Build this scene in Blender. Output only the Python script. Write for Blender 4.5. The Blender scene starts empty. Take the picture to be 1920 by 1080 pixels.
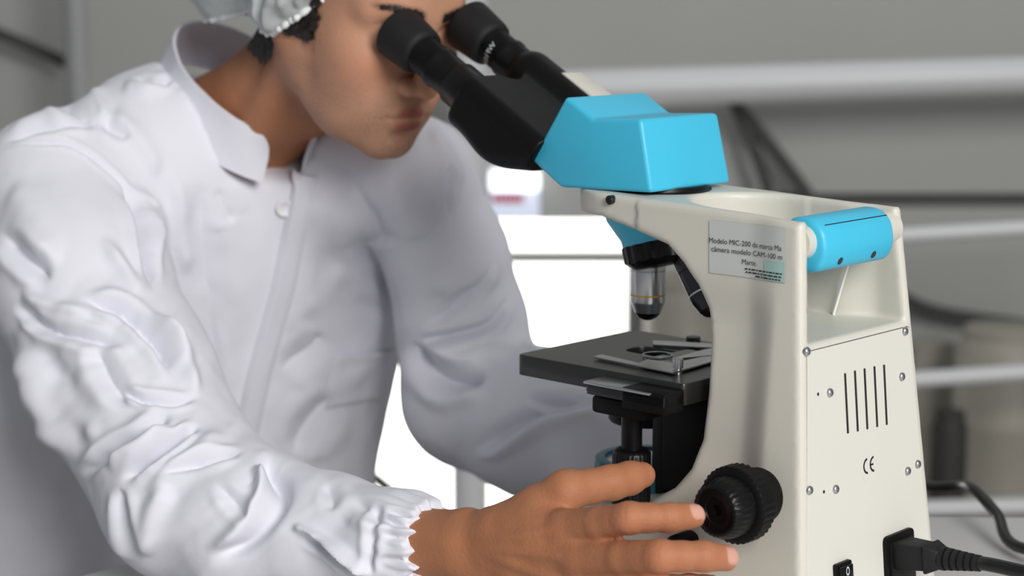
import bpy, bmesh, math, random
import numpy as np
from mathutils import Vector, Matrix
random.seed(7); np.random.seed(7)
scene = bpy.context.scene
COL = scene.collection
PI = math.pi

# ------------------------------------------------------------------ camera, world, light, exposure
K = 0.9                      # metres per modelling unit
TABLE_Z = 0.75
F_PX = 3391.0
PITCH = math.radians(9.2)
CAM_H = 0.49                 # camera above the table top, in modelling units
cam_data = bpy.data.cameras.new('camera')
cam = bpy.data.objects.new('camera', cam_data); COL.objects.link(cam)
cam_data.sensor_width = 36.0
cam_data.lens = 36.0 * F_PX / 1920.0
cam_data.clip_start = 0.05
cam.location = (0, 0, TABLE_Z + K * CAM_H)
cam.rotation_euler = (PI / 2 - PITCH, 0, 0)
cam_data.dof.use_dof = True
cam_data.dof.focus_distance = 1.33 * K
cam_data.dof.aperture_fstop = 5.4
scene.camera = cam

world = bpy.data.worlds.new('world'); scene.world = world
world.use_nodes = True
bg = world.node_tree.nodes['Background']
bg.inputs['Color'].default_value = (0.93, 0.96, 1.0, 1)
bg.inputs['Strength'].default_value = 0.25

def area_light(name, loc, target, size, size_y, power, color):
    d = bpy.data.lights.new(name, 'AREA'); d.shape = 'RECTANGLE'
    d.size = size; d.size_y = size_y; d.energy = power; d.color = color
    o = bpy.data.objects.new(name, d); COL.objects.link(o)
    o.location = loc
    o.rotation_euler = (Vector(target) - Vector(loc)).to_track_quat('-Z', 'Y').to_euler()
    return o
area_light('ceiling_light', (0.3, 2.9, 2.7), (0.5, 3.9, 0.6), 2.4, 0.5, 7, (1.0, 1.0, 0.97))  # added fill that brightens the back wall, not a lamp of the room
area_light('window_daylight', (1.75, -2.3, 2.75), (-0.05, 1.4, 1.0), 1.9, 1.6, 176, (1.0, 0.98, 0.95))

vs = scene.view_settings
scene.display_settings.display_device = 'sRGB'
vs.view_transform = 'Standard'; vs.look = 'None'; vs.exposure = 0.0; vs.gamma = 1.0
vs.use_curve_mapping = False

# ------------------------------------------------------------------ measuring frame
# modelling frame (b, a, z): b across the microscope (the sitter's left), a towards the sitter, z above the table
_f = np.array([0, math.cos(PITCH), -math.sin(PITCH)]); _u = np.array([0, math.sin(PITCH), math.cos(PITCH)]); _r = np.array([1., 0, 0])
_C = np.array([0, 0, CAM_H])
_al = math.radians(43)
AX_B = np.array([math.sin(_al), math.cos(_al), 0]); AX_A = np.array([-math.cos(_al), math.sin(_al), 0])
def ray(x, y): return _f + _r * ((x - 960) / F_PX) - _u * ((y - 540) / F_PX)
def at_depth(x, y, d):
    v = ray(x, y); return _C + v * (d / v[1])
ORG = at_depth(1490, 700, 1.25).copy(); ORG[2] = 0
def to_loc(p):
    q = np.asarray(p) - ORG; return np.array([q @ AX_B, q @ AX_A, q[2]])
def Pd(x, y, d): return to_loc(at_depth(x, y, d))
def on_b(x, y, b):
    v = ray(x, y); t = ((ORG - _C) @ AX_B + b) / (v @ AX_B); return to_loc(_C + v * t)
def on_a(x, y, a):
    v = ray(x, y); t = ((ORG - _C) @ AX_A + a) / (v @ AX_A); return to_loc(_C + v * t)
def on_z(x, y, z):
    v = ray(x, y); t = (z - _C[2]) / v[2]; return to_loc(_C + v * t)
def W(p):
    """modelling (b, a, z) -> world metres"""
    p = np.atleast_2d(np.asarray(p, dtype=float))
    q = ORG + p[:, :1] * AX_B + p[:, 1:2] * AX_A + p[:, 2:3] * np.array([0, 0, 1.])
    q = q * K; q[:, 2] += TABLE_Z
    return q
def U2W(p):
    """unrotated modelling units (camera at origin, y away) -> world metres"""
    p = np.atleast_2d(np.asarray(p, dtype=float)) * K
    p[:, 2] += TABLE_Z
    return p
def to_px(p):
    """modelling (b, a, z) -> where it shows in the photograph, and depth"""
    p = np.atleast_2d(np.asarray(p, dtype=float))
    q = ORG + p[:, :1] * AX_B + p[:, 1:2] * AX_A + p[:, 2:3] * np.array([0, 0, 1.]) - _C
    d = q @ _f
    return 960 + F_PX * (q @ _r) / d, 540 - F_PX * (q @ _u) / d, d

# ------------------------------------------------------------------ materials
MATS = {}
def new_mat(name):
    m = bpy.data.materials.new(name); m.use_nodes = True
    nt = m.node_tree; b = nt.nodes['Principled BSDF']
    MATS[name] = m
    return m, nt, b
def lin(c):
    return tuple((x / 12.92 if x <= .04045 else ((x + .055) / 1.055) ** 2.4) for x in c)
def rgb(r, g, b): return lin((r / 255, g / 255, b / 255)) + (1,)
def mat(name, col, rough=.5, metal=0, spec=.5, noise=None, bump=None, emit=None, var=.06, sub=None, coat=0):
    m, nt, b = new_mat(name)
    b.inputs['Base Color'].default_value = col
    b.inputs['Roughness'].default_value = rough
    b.inputs['Metallic'].default_value = metal
    b.inputs['Specular IOR Level'].default_value = spec
    if coat: b.inputs['Coat Weight'].default_value = coat
    tc = nt.nodes.new('ShaderNodeTexCoord')
    if noise:
        n = nt.nodes.new('ShaderNodeTexNoise'); n.inputs['Scale'].default_value = noise; n.inputs['Detail'].default_value = 6
        nt.links.new(tc.outputs['Object'], n.inputs['Vector'])
        mx = nt.nodes.new('ShaderNodeMixRGB'); mx.blend_type = 'MIX'
        mx.inputs['Color1'].default_value = tuple(c * (1 - var) for c in col[:3]) + (1,)
        mx.inputs['Color2'].default_value = tuple(min(1, c * (1 + var)) for c in col[:3]) + (1,)
        nt.links.new(n.outputs['Fac'], mx.inputs['Fac']); nt.links.new(mx.outputs['Color'], b.inputs['Base Color'])
    if bump:
        n2 = nt.nodes.new('ShaderNodeTexNoise'); n2.inputs['Scale'].default_value = bump[0]; n2.inputs['Detail'].default_value = 3
        nt.links.new(tc.outputs['Object'], n2.inputs['Vector'])
        bp = nt.nodes.new('ShaderNodeBump'); bp.inputs['Strength'].default_value = bump[1]; bp.inputs['Distance'].default_value = bump[2]
        nt.links.new(n2.outputs['Fac'], bp.inputs['Height']); nt.links.new(bp.outputs['Normal'], b.inputs['Normal'])
    if emit:
        b.inputs['Emission Color'].default_value = emit[0]; b.inputs['Emission Strength'].default_value = emit[1]
    if sub:
        b.inputs['Subsurface Weight'].default_value = sub[0]; b.inputs['Subsurface Radius'].default_value = sub[1]; b.inputs['Subsurface Scale'].default_value = sub[2]
    return m
mat('cream', rgb(214, 211, 200), .42, noise=35, var=.015, bump=(900, .12, .0004))
mat('panel', rgb(219, 217, 208), .45, noise=25, var=.012)
mat('blue', rgb(68, 194, 230), .42, noise=30, var=.03, bump=(1100, .25, .0004))
mat('teal', rgb(14, 96, 116), .35, noise=30, var=.05)
mat('black', rgb(13, 13, 14), .45, spec=.18, noise=60, var=.15, bump=(1500, .1, .0003))
mat('black_satin', rgb(12, 12, 13), .36, spec=.28, noise=60, var=.1)
mat('rubber', rgb(28, 28, 30), .62, spec=.3, noise=80, var=.12, bump=(1800, .2, .0003))
mat('stage_black', rgb(26, 26, 25), .3, spec=.75, noise=60, var=.1, bump=(1600, .15, .0002))
mat('chrome', rgb(190, 190, 190), .2, metal=1, noise=50, var=.04)
mat('steel', rgb(196, 196, 198), .3, metal=1, noise=120, var=.12)
mat('dark_metal', rgb(70, 70, 74), .3, metal=.9, noise=60, var=.1)
mat('yellow', rgb(214, 158, 30), .4, noise=50, var=.05)
mat('glass_dark', rgb(10, 12, 16), .06, spec=.8, noise=20, var=.1)
mat('ink', rgb(52, 54, 58), .6, noise=200, var=.2)
mat('ink_dark', rgb(20, 20, 22), .6, noise=200, var=.2)
mat('print_white', rgb(215, 220, 222), .5, noise=100, var=.03)
mat('sticker', rgb(203, 206, 203), .22, noise=60, var=.03)
mat('sticker_tint', rgb(168, 200, 194), .25, noise=60, var=.12)
mat('cord_white', rgb(240, 240, 236), .5, noise=50, var=.02)
mat('cable', rgb(16, 16, 17), .3, noise=60, var=.1)
mat('table', rgb(226, 226, 224), .38, noise=14, var=.02, bump=(300, .05, .0004))
mat('table_edge', rgb(150, 150, 150), .5, noise=20, var=.04)

# ------------------------------------------------------------------ mesh helpers
def finish(me, mtl, smooth=40):
    if mtl is not None: me.materials.append(MATS[mtl])
    if smooth is not None:
        me.polygons.foreach_set('use_smooth', np.ones(len(me.polygons), dtype=bool))
        if smooth < 180: me.set_sharp_from_angle(angle=math.radians(smooth))
    me.update()
def root_loc(o):
    v = Vector((0, 0, 0))
    while o is not None:
        v = v + o.location; o = o.parent
    return v
def link_mesh(name, me, parent=None, loc=None):
    o = bpy.data.objects.new(name, me); COL.objects.link(o)
    if parent is not None: o.parent = parent
    if loc is not None: o.location = loc
    return o
def build(name, verts, faces, mtl, parent=None, smooth=40, world=False, origin=None, frame='L'):
    """verts in modelling coordinates; the mesh keeps its parent's origin"""
    v = np.asarray(verts, dtype=float)
    if not world: v = W(v) if frame == 'L' else U2W(v)
    pl = root_loc(parent) if parent is not None else Vector((0, 0, 0))
    org = Vector(origin) if origin is not None else pl
    v = v - np.array(org)
    me = bpy.data.meshes.new(name)
    me.from_pydata(v.tolist(), [], [list(map(int, f)) for f in faces])
    finish(me, mtl, smooth)
    o = link_mesh(name, me, parent)
    o.location = org - pl
    return o
def big_build(name, v, quads, mtl, parent=None, smooth=180, origin=None):
    """fast path for dense meshes, v in world metres, faces as quads or tris arrays"""
    pl = root_loc(parent) if parent is not None else Vector((0, 0, 0))
    org = Vector(origin) if origin is not None else pl
    v = np.asarray(v) - np.array(org)
    me = bpy.data.meshes.new(name)
    me.vertices.add(len(v)); me.vertices.foreach_set('co', v.astype(np.float32).ravel())
    q = np.asarray(quads); n, k = q.shape
    me.loops.add(n * k); me.loops.foreach_set('vertex_index', q.astype(np.int32).ravel())
    me.polygons.add(n)
    me.polygons.foreach_set('loop_start', np.arange(0, n * k, k, dtype=np.int32))
    me.polygons.foreach_set('loop_total', np.full(n, k, dtype=np.int32))
    me.update(calc_edges=True); me.validate()
    finish(me, mtl, smooth)
    o = link_mesh(name, me, parent); o.location = org - pl
    return o
def thing(name, label, cat, loc, group=None, kind=None):
    o = bpy.data.objects.new(name, None); COL.objects.link(o); o.empty_display_size = .02
    o.location = Vector(loc)
    tag(o, label, cat, group, kind)
    return o
def tag(o, label=None, cat=None, group=None, kind=None):
    if label: o['label'] = label
    if cat: o['category'] = cat
    if group: o['group'] = group
    if kind: o['kind'] = kind
    return o
class MB:
    def __init__(s): s.v = []; s.f = []
    def add(s, v, f):
        n = len(s.v); s.v += [tuple(map(float, p)) for p in v]; s.f += [[i + n for i in q] for q in f]
        return s
def frame_of(d):
    d = np.asarray(d, float); d = d / np.linalg.norm(d)
    h = np.array([0, 0, 1.]) if abs(d[2]) < .9 else np.array([1., 0, 0])
    e1 = np.cross(h, d); e1 /= np.linalg.norm(e1); e2 = np.cross(d, e1)
    return e1, e2, d
def lathe(p0, axis, prof, seg=32, knurl=None, cap=True):
    """prof: list of (t along axis, radius[, knurled])"""
    e1, e2, d = frame_of(axis); p0 = np.asarray(p0, float)
    v = []; f = []
    for i, pr in enumerate(prof):
        t, r = pr[0], pr[1]
        kn = len(pr) > 2 and pr[2]
        for k in range(seg):
            th = 2 * PI * k / seg
            rr = r * (1 - (knurl[1] if (k % knurl[0]) >= knurl[0] / 2 else 0)) if (kn and knurl) else r
            v.append(p0 + d * t + (e1 * math.cos(th) + e2 * math.sin(th)) * rr)
    for i in range(len(prof) - 1):
        for k in range(seg):
            a = i * seg + k; b = i * seg + (k + 1) % seg
            f.append([a, b, b + seg, a + seg])
    if cap:
        f.append(list(range(seg))[::-1]); n = (len(prof) - 1) * seg
        f.append([n + k for k in range(seg)])
    return v, f
def tube(pts, r, seg=12, cap=True):
    pts = [np.asarray(p, float) for p in pts]; n = len(pts)
    rs = r if hasattr(r, '__len__') else [r] * n
    v = []; f = []; prev = None
    for i, p in enumerate(pts):
        d = pts[min(i + 1, n - 1)] - pts[max(i - 1, 0)]; d /= np.linalg.norm(d)
        if prev is None: e1, e2, _ = frame_of(d)
        else:
            e1 = prev - d * (prev @ d); e1 /= np.linalg.norm(e1); e2 = np.cross(d, e1)
        prev = e1
        for k in range(seg):
            th = 2 * PI * k / seg; v.append(p + (e1 * math.cos(th) + e2 * math.sin(th)) * rs[i])
    for i in range(n - 1):
        for k in range(seg):
            a = i * seg + k; b = i * seg + (k + 1) % seg; f.append([a, b, b + seg, a + seg])
    if cap: f.append(list(range(seg))[::-1]); f.append([(n - 1) * seg + k for k in range(seg)])
    return v, f
def spline(pts, n=8):
    pts = [np.asarray(p, float) for p in pts]; out = []
    q = [2 * pts[0] - pts[1]] + pts + [2 * pts[-1] - pts[-2]]
    for i in range(1, len(q) - 2):
        for j in range(n):
            t = j / n; p0, p1, p2, p3 = q[i - 1:i + 3]
            out.append(.5 * ((2 * p1) + (p2 - p0) * t + (2 * p0 - 5 * p1 + 4 * p2 - p3) * t * t + (3 * p1 - p0 - 3 * p2 + p3) * t ** 3))
    out.append(pts[-1]); return out
def bevel_mesh(v, f, w, seg=3, ang=30):
    bm = bmesh.new()
    vs_ = [bm.verts.new(p) for p in v]
    for q in f:
        try: bm.faces.new([vs_[i] for i in q])
        except ValueError: pass
    bmesh.ops.recalc_face_normals(bm, faces=bm.faces)
    if w > 0:
        bm.normal_update()
        ed = [e for e in bm.edges if len(e.link_faces) == 2 and e.calc_face_angle(0) > math.radians(ang)]
        bmesh.ops.bevel(bm, geom=ed, offset=w, segments=seg, profile=.5, affect='EDGES', clamp_overlap=True)
    bm.verts.index_update()
    vv = [tuple(p.co) for p in bm.verts]; ff = [[x.index for x in q.verts] for q in bm.faces]
    bm.free(); return vv, ff
def prism(poly, e0, e1):
    """poly: list of 3-D points; extruded from +e0 to +e1 (vectors)"""
    n = len(poly); P_ = [np.asarray(p, float) for p in poly]
    v = [p + e0 for p in P_] + [p + e1 for p in P_]
    f = [list(range(n))[::-1], list(range(n, 2 * n))] + [[i, (i + 1) % n, (i + 1) % n + n, i + n] for i in range(n)]
    return v, f
def box(c0, c1, bev=0, seg=2):
    (x0, y0, z0), (x1, y1, z1) = c0, c1
    v = [(x, y, z) for z in (z0, z1) for x, y in ((x0, y0), (x1, y0), (x1, y1), (x0, y1))]
    f = [[3, 2, 1, 0], [4, 5, 6, 7], [0, 1, 5, 4], [1, 2, 6, 5], [2, 3, 7, 6], [3, 0, 4, 7]]
    return bevel_mesh(v, f, bev, seg) if bev else (v, f)
def round_poly(pts, r, n=5):
    out = []; m = len(pts)
    for i in range(m):
        p = np.asarray(pts[i], float); a = np.asarray(pts[i - 1], float); b = np.asarray(pts[(i + 1) % m], float)
        rr = r[i] if hasattr(r, '__len__') else r
        da = a - p; db = b - p; la = np.linalg.norm(da); lb = np.linalg.norm(db)
        rr = min(rr, la * .45, lb * .45)
        if rr <= 0: out.append(p); continue
        pa = p + da / la * rr; pb = p + db / lb * rr
        for k in range(n + 1):
            t = k / n; out.append((1 - t) ** 2 * pa + 2 * t * (1 - t) * p + t * t * pb)
    return out
def plate(outlines, thick, bevel=0):
    """flat plate with holes in its own xy plane (z 0..thick); returns verts, faces"""
    cu = bpy.data.curves.new('tmp', 'CURVE'); cu.dimensions = '2D'; cu.fill_mode = 'BOTH'
    for ol in outlines:
        sp = cu.splines.new('POLY'); sp.points.add(len(ol) - 1); sp.use_cyclic_u = True
        for i, p in enumerate(ol): sp.points[i].co = (p[0] * 100, p[1] * 100, 0, 1)
    cu.extrude = thick / 2 * 100 - bevel * 100; cu.bevel_depth = bevel * 100; cu.bevel_resolution = 1; cu.offset = -bevel * 100
    o = bpy.data.objects.new('tmp', cu); COL.objects.link(o)
    dg = bpy.context.evaluated_depsgraph_get(); me = bpy.data.meshes.new_from_object(o.evaluated_get(dg))
    v = [(p.co.x / 100, p.co.y / 100, p.co.z / 100 + thick / 2) for p in me.vertices]; f = [list(p.vertices) for p in me.polygons]
    bpy.data.objects.remove(o); bpy.data.meshes.remove(me); bpy.data.curves.remove(cu)
    return v, f
def text_mesh(txt, size, align='LEFT'):
    cu = bpy.data.curves.new('tmp', 'FONT'); cu.body = txt; cu.size = size; cu.align_x = align; cu.resolution_u = 3
    o = bpy.data.objects.new('tmp', cu); COL.objects.link(o)
    dg = bpy.context.evaluated_depsgraph_get(); me = bpy.data.meshes.new_from_object(o.evaluated_get(dg))
    v = [(p.co.x, p.co.y) for p in me.vertices]; f = [list(p.vertices) for p in me.polygons]
    bpy.data.objects.remove(o); bpy.data.meshes.remove(me); bpy.data.curves.remove(cu)
    return v, f

# ------------------------------------------------------------------ signed distance modelling (smooth solids)
def smin(a, b, k):
    h = np.clip(.5 + .5 * (b - a) / k, 0, 1); return b + (a - b) * h - k * h * (1 - h)
def smax(a, b, k): return -smin(-a, -b, k)
def sstep(e0, e1, x):
    t = np.clip((x - e0) / (e1 - e0), 0, 1); return t * t * (3 - 2 * t)
def sd_poly(x, y, poly):
    P_ = np.asarray(poly, float); n = len(P_)
    d = np.full(x.shape, 1e9); s = np.ones(x.shape)
    for i in range(n):
        vi = P_[i]; vj = P_[i - 1]; ex, ey = vj - vi
        wx = x - vi[0]; wy = y - vi[1]
        t = np.clip((wx * ex + wy * ey) / (ex * ex + ey * ey + 1e-12), 0, 1)
        d = np.minimum(d, (wx - ex * t) ** 2 + (wy - ey * t) ** 2)
        c1 = y >= vi[1]; c2 = y < vj[1]; c3 = ex * wy > ey * wx
        fl = (c1 & c2 & c3) | (~c1 & ~c2 & ~c3)
        s = np.where(fl, -s, s)
    return s * np.sqrt(d)
def sd_cone(p, a, b, ra, rb):
    """capsule with two radii"""
    a = np.asarray(a, float); b = np.asarray(b, float); ba = b - a
    w = p - a; pw = w @ ba; l2 = ba @ ba; t = np.clip(pw / l2, 0, 1)
    return np.sqrt(np.maximum(np.einsum('ij,ij->i', w, w) - t * (2 * pw - t * l2), 0)) - (ra + (rb - ra) * t)
def sd_chain(p, pts, rs, k=.0):
    d = None
    for i in range(len(pts) - 1):
        e = sd_cone(p, pts[i], pts[i + 1], rs[i], rs[i + 1])
        d = e if d is None else (smin(d, e, k) if k > 0 else np.minimum(d, e))
    return d
def sd_ell(p, c, r, rot=None):
    q = p - np.asarray(c, float)
    if rot is not None: q = q @ rot
    r = np.asarray(r, float)
    q = q / r; k0 = np.sqrt(np.einsum('ij,ij->i', q, q)); q = q / r; k1 = np.sqrt(np.einsum('ij,ij->i', q, q))
    return k0 * (k0 - 1) / np.maximum(k1, 1e-9)
def surface_net(fn, lo, hi, h, newton=1):
    """mesh the zero set of fn (vectorised over (n,3) points); sparse, block by block"""
    lo = np.asarray(lo, float); hi = np.asarray(hi, float); B = 4
    nb = np.ceil((hi - lo) / (h * B)).astype(int); n = nb * B + 1
    gx, gy, gz = np.meshgrid(*[np.arange(k) for k in nb], indexing='ij')
    bi = np.stack([gx, gy, gz], -1).reshape(-1, 3)
    cen = lo + (bi + .5) * B * h
    dc = np.concatenate([fn(cen[i:i + 200000]) for i in range(0, len(cen), 200000)]); keep = np.abs(dc) < B * h * 1.25
    D = np.empty(tuple(n), dtype=np.float32)
    sg = np.repeat(np.repeat(np.repeat(dc.reshape(nb), B, 0), B, 1), B, 2)
    D[:-1, :-1, :-1] = sg; D[-1] = 1; D[:, -1] = 1; D[:, :, -1] = 1
    o = np.stack(np.meshgrid(*[np.arange(B + 1)] * 3, indexing='ij'), -1).reshape(-1, 3)
    kb = bi[keep]
    for s in range(0, len(kb), 2500):
        idx = (kb[s:s + 2500, None, :] * B + o[None]).reshape(-1, 3)
        D[idx[:, 0], idx[:, 1], idx[:, 2]] = fn(lo + idx * h)
    S = D < 0
    cell = np.zeros(tuple(n - 1), dtype=np.uint8)
    for dx in (0, 1):
        for dy in (0, 1):
            for dz in (0, 1): cell += S[dx:n[0] - 1 + dx, dy:n[1] - 1 + dy, dz:n[2] - 1 + dz]
    act = (cell > 0) & (cell < 8); ids = np.full(act.shape, -1, dtype=np.int64)
    ci = np.argwhere(act); ids[act] = np.arange(len(ci))
    acc = np.zeros((len(ci), 3)); cnt = np.zeros(len(ci))
    cor = [(i, j, k) for i in (0, 1) for j in (0, 1) for k in (0, 1)]
    for c in cor:
        for ax in range(3):
            if c[ax]: continue
            e = list(c); e[ax] = 1
            p0 = ci + np.array(c); p1 = ci + np.array(e)
            d0 = D[p0[:, 0], p0[:, 1], p0[:, 2]]; d1 = D[p1[:, 0], p1[:, 1], p1[:, 2]]
            m = (d0 < 0) != (d1 < 0)
            t = np.where(m, d0 / np.where(m, d0 - d1, 1), 0)
            pt = p0 + (p1 - p0) * t[:, None]
            acc += np.where(m[:, None], pt, 0); cnt += m
    V = lo + acc / cnt[:, None] * h
    Q = []
    for ax in range(3):
        o1, o2 = [(1, 2), (2, 0), (0, 1)][ax]
        s0 = [slice(None)] * 3; s1 = [slice(None)] * 3; s0[ax] = slice(0, -1); s1[ax] = slice(1, None)
        a = S[tuple(s0)]; b = S[tuple(s1)]
        e = np.argwhere(a != b)
        ok = (e[:, o1] > 0) & (e[:, o2] > 0) & (e[:, o1] < n[o1] - 1) & (e[:, o2] < n[o2] - 1); e = e[ok]
        inside0 = S[e[:, 0], e[:, 1], e[:, 2]]
        c = []
        for u1, u2 in ((0, 0), (-1, 0), (-1, -1), (0, -1)):
            q = e.copy(); q[:, o1] += u1; q[:, o2] += u2; c.append(ids[q[:, 0], q[:, 1], q[:, 2]])
        c = np.stack(c, 1); c[~inside0] = c[~inside0][:, ::-1]; Q.append(c)
    Q = np.concatenate(Q); Q = Q[(Q >= 0).all(1)]
    for _ in range(newton):
        g = np.stack([fn(V + d) - fn(V - d) for d in np.eye(3) * h * .35], 1) / (h * .7)
        g2 = (g * g).sum(1); d = fn(V)
        st = np.clip(d / np.maximum(g2, .1), -h * .6, h * .6)
        V = V - g * st[:, None]
    return V, Q
def vert_normals(V, Q):
    a = V[Q[:, 2]] - V[Q[:, 0]]; b = V[Q[:, 3 if Q.shape[1] == 4 else 1]] - V[Q[:, 1 if Q.shape[1] == 4 else 0]]
    fnm = np.cross(a, b); N = np.zeros_like(V)
    for k in range(Q.shape[1]): np.add.at(N, Q[:, k], fnm)
    return N / np.maximum(np.linalg.norm(N, axis=1), 1e-12)[:, None]
def smooth_mesh(V, Q, it=1, lam=.5):
    E_ = np.concatenate([Q[:, [k, (k + 1) % Q.shape[1]]] for k in range(Q.shape[1])])
    for _ in range(it):
        A = np.zeros_like(V); c = np.zeros(len(V))
        np.add.at(A, E_[:, 0], V[E_[:, 1]]); np.add.at(A, E_[:, 1], V[E_[:, 0]])
        np.add.at(c, E_[:, 0], 1); np.add.at(c, E_[:, 1], 1)
        V = V + lam * (A / np.maximum(c, 1)[:, None] - V)
    return V
def subdivide(V, Q):
    """split each quad in four (linear)"""
    n = len(V); m = len(Q)
    e = np.stack([Q, np.roll(Q, -1, 1)], -1).reshape(-1, 2); es = np.sort(e, 1)
    key = es[:, 0] * n + es[:, 1]; uq, inv = np.unique(key, return_inverse=True)
    mid = (V[uq // n] + V[uq % n]) / 2; cen = V[Q].mean(1)
    inv = inv.reshape(m, 4) + n; c = np.arange(m) + n + len(uq)
    NV = np.concatenate([V, mid, cen]); F_ = []
    for k in range(4): F_.append(np.stack([Q[:, k], inv[:, k], c, inv[:, k - 1]], 1))
    return NV, np.concatenate(F_)
def vnoise(p, s, seed=0):
    """smooth value noise, vectorised, in [-1, 1]"""
    q = p * s + seed * 17.31; i = np.floor(q).astype(np.int64); f = q - i; f = f * f * (3 - 2 * f)
    def hsh(a, b, c):
        x = (a * 374761393 + b * 668265263 + c * 2147483647 + seed * 974711) & 0xffffffff
        x = ((x ^ (x >> 13)) * 1274126177) & 0xffffffff
        return ((x ^ (x >> 16)) & 0xffff) / 32767.5 - 1
    r = 0
    for dx in (0, 1):
        for dy in (0, 1):
            for dz in (0, 1):
                w = (f[:, 0] if dx else 1 - f[:, 0]) * (f[:, 1] if dy else 1 - f[:, 1]) * (f[:, 2] if dz else 1 - f[:, 2])
                r = r + w * hsh(i[:, 0] + dx, i[:, 1] + dy, i[:, 2] + dz)
    return r

# ================================================================== THE SETTING
mat('wall_grey', rgb(164, 165, 162), .8, noise=3, var=.06, bump=(60, .1, .002))
mat('wall_dark', rgb(98, 99, 97), .8, noise=3, var=.06)
mat('floor_grey', rgb(120, 118, 114), .6, noise=6, var=.1)
mat('white_paint', rgb(206, 207, 210), .4, noise=10, var=.02)
mat('grey_paint', rgb(150, 151, 152), .5, noise=10, var=.03)
mat('frame_grey', rgb(140, 140, 142), .5, noise=10, var=.03)
mat('daylight_pane', rgb(255, 255, 250), .3, emit=((1.0, 1.0, .95, 1), 3.2), noise=3, var=.01)
mat('dark_cable', rgb(62, 62, 60), .6, noise=20, var=.1)
mat('drum_beige', rgb(150, 146, 136), .55, noise=8, var=.06)
mat('dark_bag', rgb(48, 46, 44), .7, noise=8, var=.15)
mat('sign_white', rgb(250, 252, 255), .4, emit=((.93, .97, 1, 1), 1.5), noise=5, var=.01)
mat('sign_blue', rgb(206, 214, 236), .4, emit=((.8, .86, 1, 1), .35), noise=5, var=.02)
mat('sign_red', rgb(196, 60, 84), .5, noise=5, var=.05)
FLOOR = -TABLE_Z / K
WY = 4.2
def wpt(x, y, d=WY): return at_depth(x, y, d)
def ubox(name, c0, c1, m, parent=None, bev=0):
    v, f = box(c0, c1, bev); return build(name, v, f, m, parent, frame='U')
fl = ubox('floor', (-4.5, -2.5, FLOOR - .05), (4.5, WY + .3, FLOOR), 'floor_grey'); tag(fl, 'grey floor of the room', 'floor', kind='structure')
# back wall, in boxes round a low bright opening
wx0 = wpt(520, 500)[0]; wx1 = wpt(1192, 500)[0]; wz1 = wpt(960, 412)[2]; wz0 = FLOOR + .02
seam_z = wpt(1700, 372)[2]
wr = thing('wall_back', 'matt grey back wall behind the sitter, with a low bright window', 'wall', U2W([0, WY, FLOOR])[0], kind='structure')
mb = MB()
mb.add(*box((-4.5, WY, FLOOR), (wx0, WY + .1, 2.4))); mb.add(*box((wx0, WY, wz1), (wx1, WY + .1, 2.4)))
mb.add(*box((wx1, WY, seam_z + .012), (4.5, WY + .1, 2.4))); build('wall_panel', mb.v, mb.f, 'wall_grey', wr, frame='U')
v, f = box((wx1, WY, FLOOR), (4.5, WY + .1, seam_z - .022)); build('wall_panel', v, f, 'wall_grey', wr, frame='U')
v, f = box((wx1, WY + .05, seam_z - .03), (4.5, WY + .09, seam_z + .02)); build('shadow_gap', v, f, 'wall_dark', wr, frame='U')  # dark-coloured seam between the wall panels
wd = thing('window_1', 'low bright overexposed window behind the sitter', 'window', U2W([(wx0 + wx1) / 2, WY, wz0])[0], kind='structure')
mz = wpt(1050, 484)[2]; px = wpt(875, 600)[0]
for (x0, x1) in ((wx0, px), (px, wx1)):
    for (z0, z1) in ((wz0, mz), (mz, wz1)):
        v, f = box((x0, WY + .05, z0), (x1, WY + .06, z1)); build('pane', v, f, 'daylight_pane', wd, frame='U')
v, f = box((wx0, WY + .0, mz - .013), (wx1, WY + .05, mz + .013)); build('mullion', v, f, 'frame_grey', wd, frame='U')
for x in (wx0, wx1):
    v, f = box((x - .02, WY - .01, wz0), (x + .02, WY + .05, wz1)); build('jamb', v, f, 'frame_grey', wd, frame='U')
def pipe(name, p0, p1, r, m, label, cat, group=None):
    base = U2W([p0])[0]
    v, f = tube([p0, (np.asarray(p0) + p1) / 2, p1], r, 20)
    o = build(name, v, f, m, None, frame='U', origin=base); return tag(o, label, cat, group)
def spx(x, y, d): return at_depth(x, y, d)
pipe('wall_pipe', spx(886, 173, 3.92), spx(2300, 130, 3.92), .041, 'white_paint', 'thick white horizontal pipe along the grey back wall behind the blue head', 'pipe')
pipe('wall_rail', spx(1425, 457, 3.4), spx(2300, 406, 3.4), 0.0149, 'white_paint', 'thin white horizontal rail at the height of the blue handle', 'rail', 'rails on the back wall')
pipe('wall_rail', spx(1425, 731, 3.4), spx(2300, 673, 3.4), 0.0161, 'white_paint', 'white horizontal rail beside the ventilation slots, above the power cable', 'rail', 'rails on the back wall')
pipe('wall_rail', spx(1425, 961, 3.4), spx(2300, 940, 3.4), 0.017, 'white_paint', 'lowest white horizontal rail, just above the far table edge', 'rail', 'rails on the back wall')
pp = spx(880, 500, 3.9)
pipe('support_post', (pp[0], 3.9, FLOOR), (pp[0], 3.9, 2.2), .041, 'white_paint', 'white vertical post standing behind the far shoulder', 'post')
pp = spx(1425, 452, 3.41)
pipe('rack_post', (pp[0], 3.41, FLOOR), (pp[0], 3.41, pp[2] + .02), .016, 'white_paint', 'short white upright that carries the rails, hidden behind the microscope arm', 'post')
pp = spx(143, 60, 3.9)
pipe('support_post', (pp[0], 3.9, FLOOR), (pp[0], 3.9, 2.2), .026, 'grey_paint', 'slim pale grey vertical post behind the near shoulder at the upper left', 'post')
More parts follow.
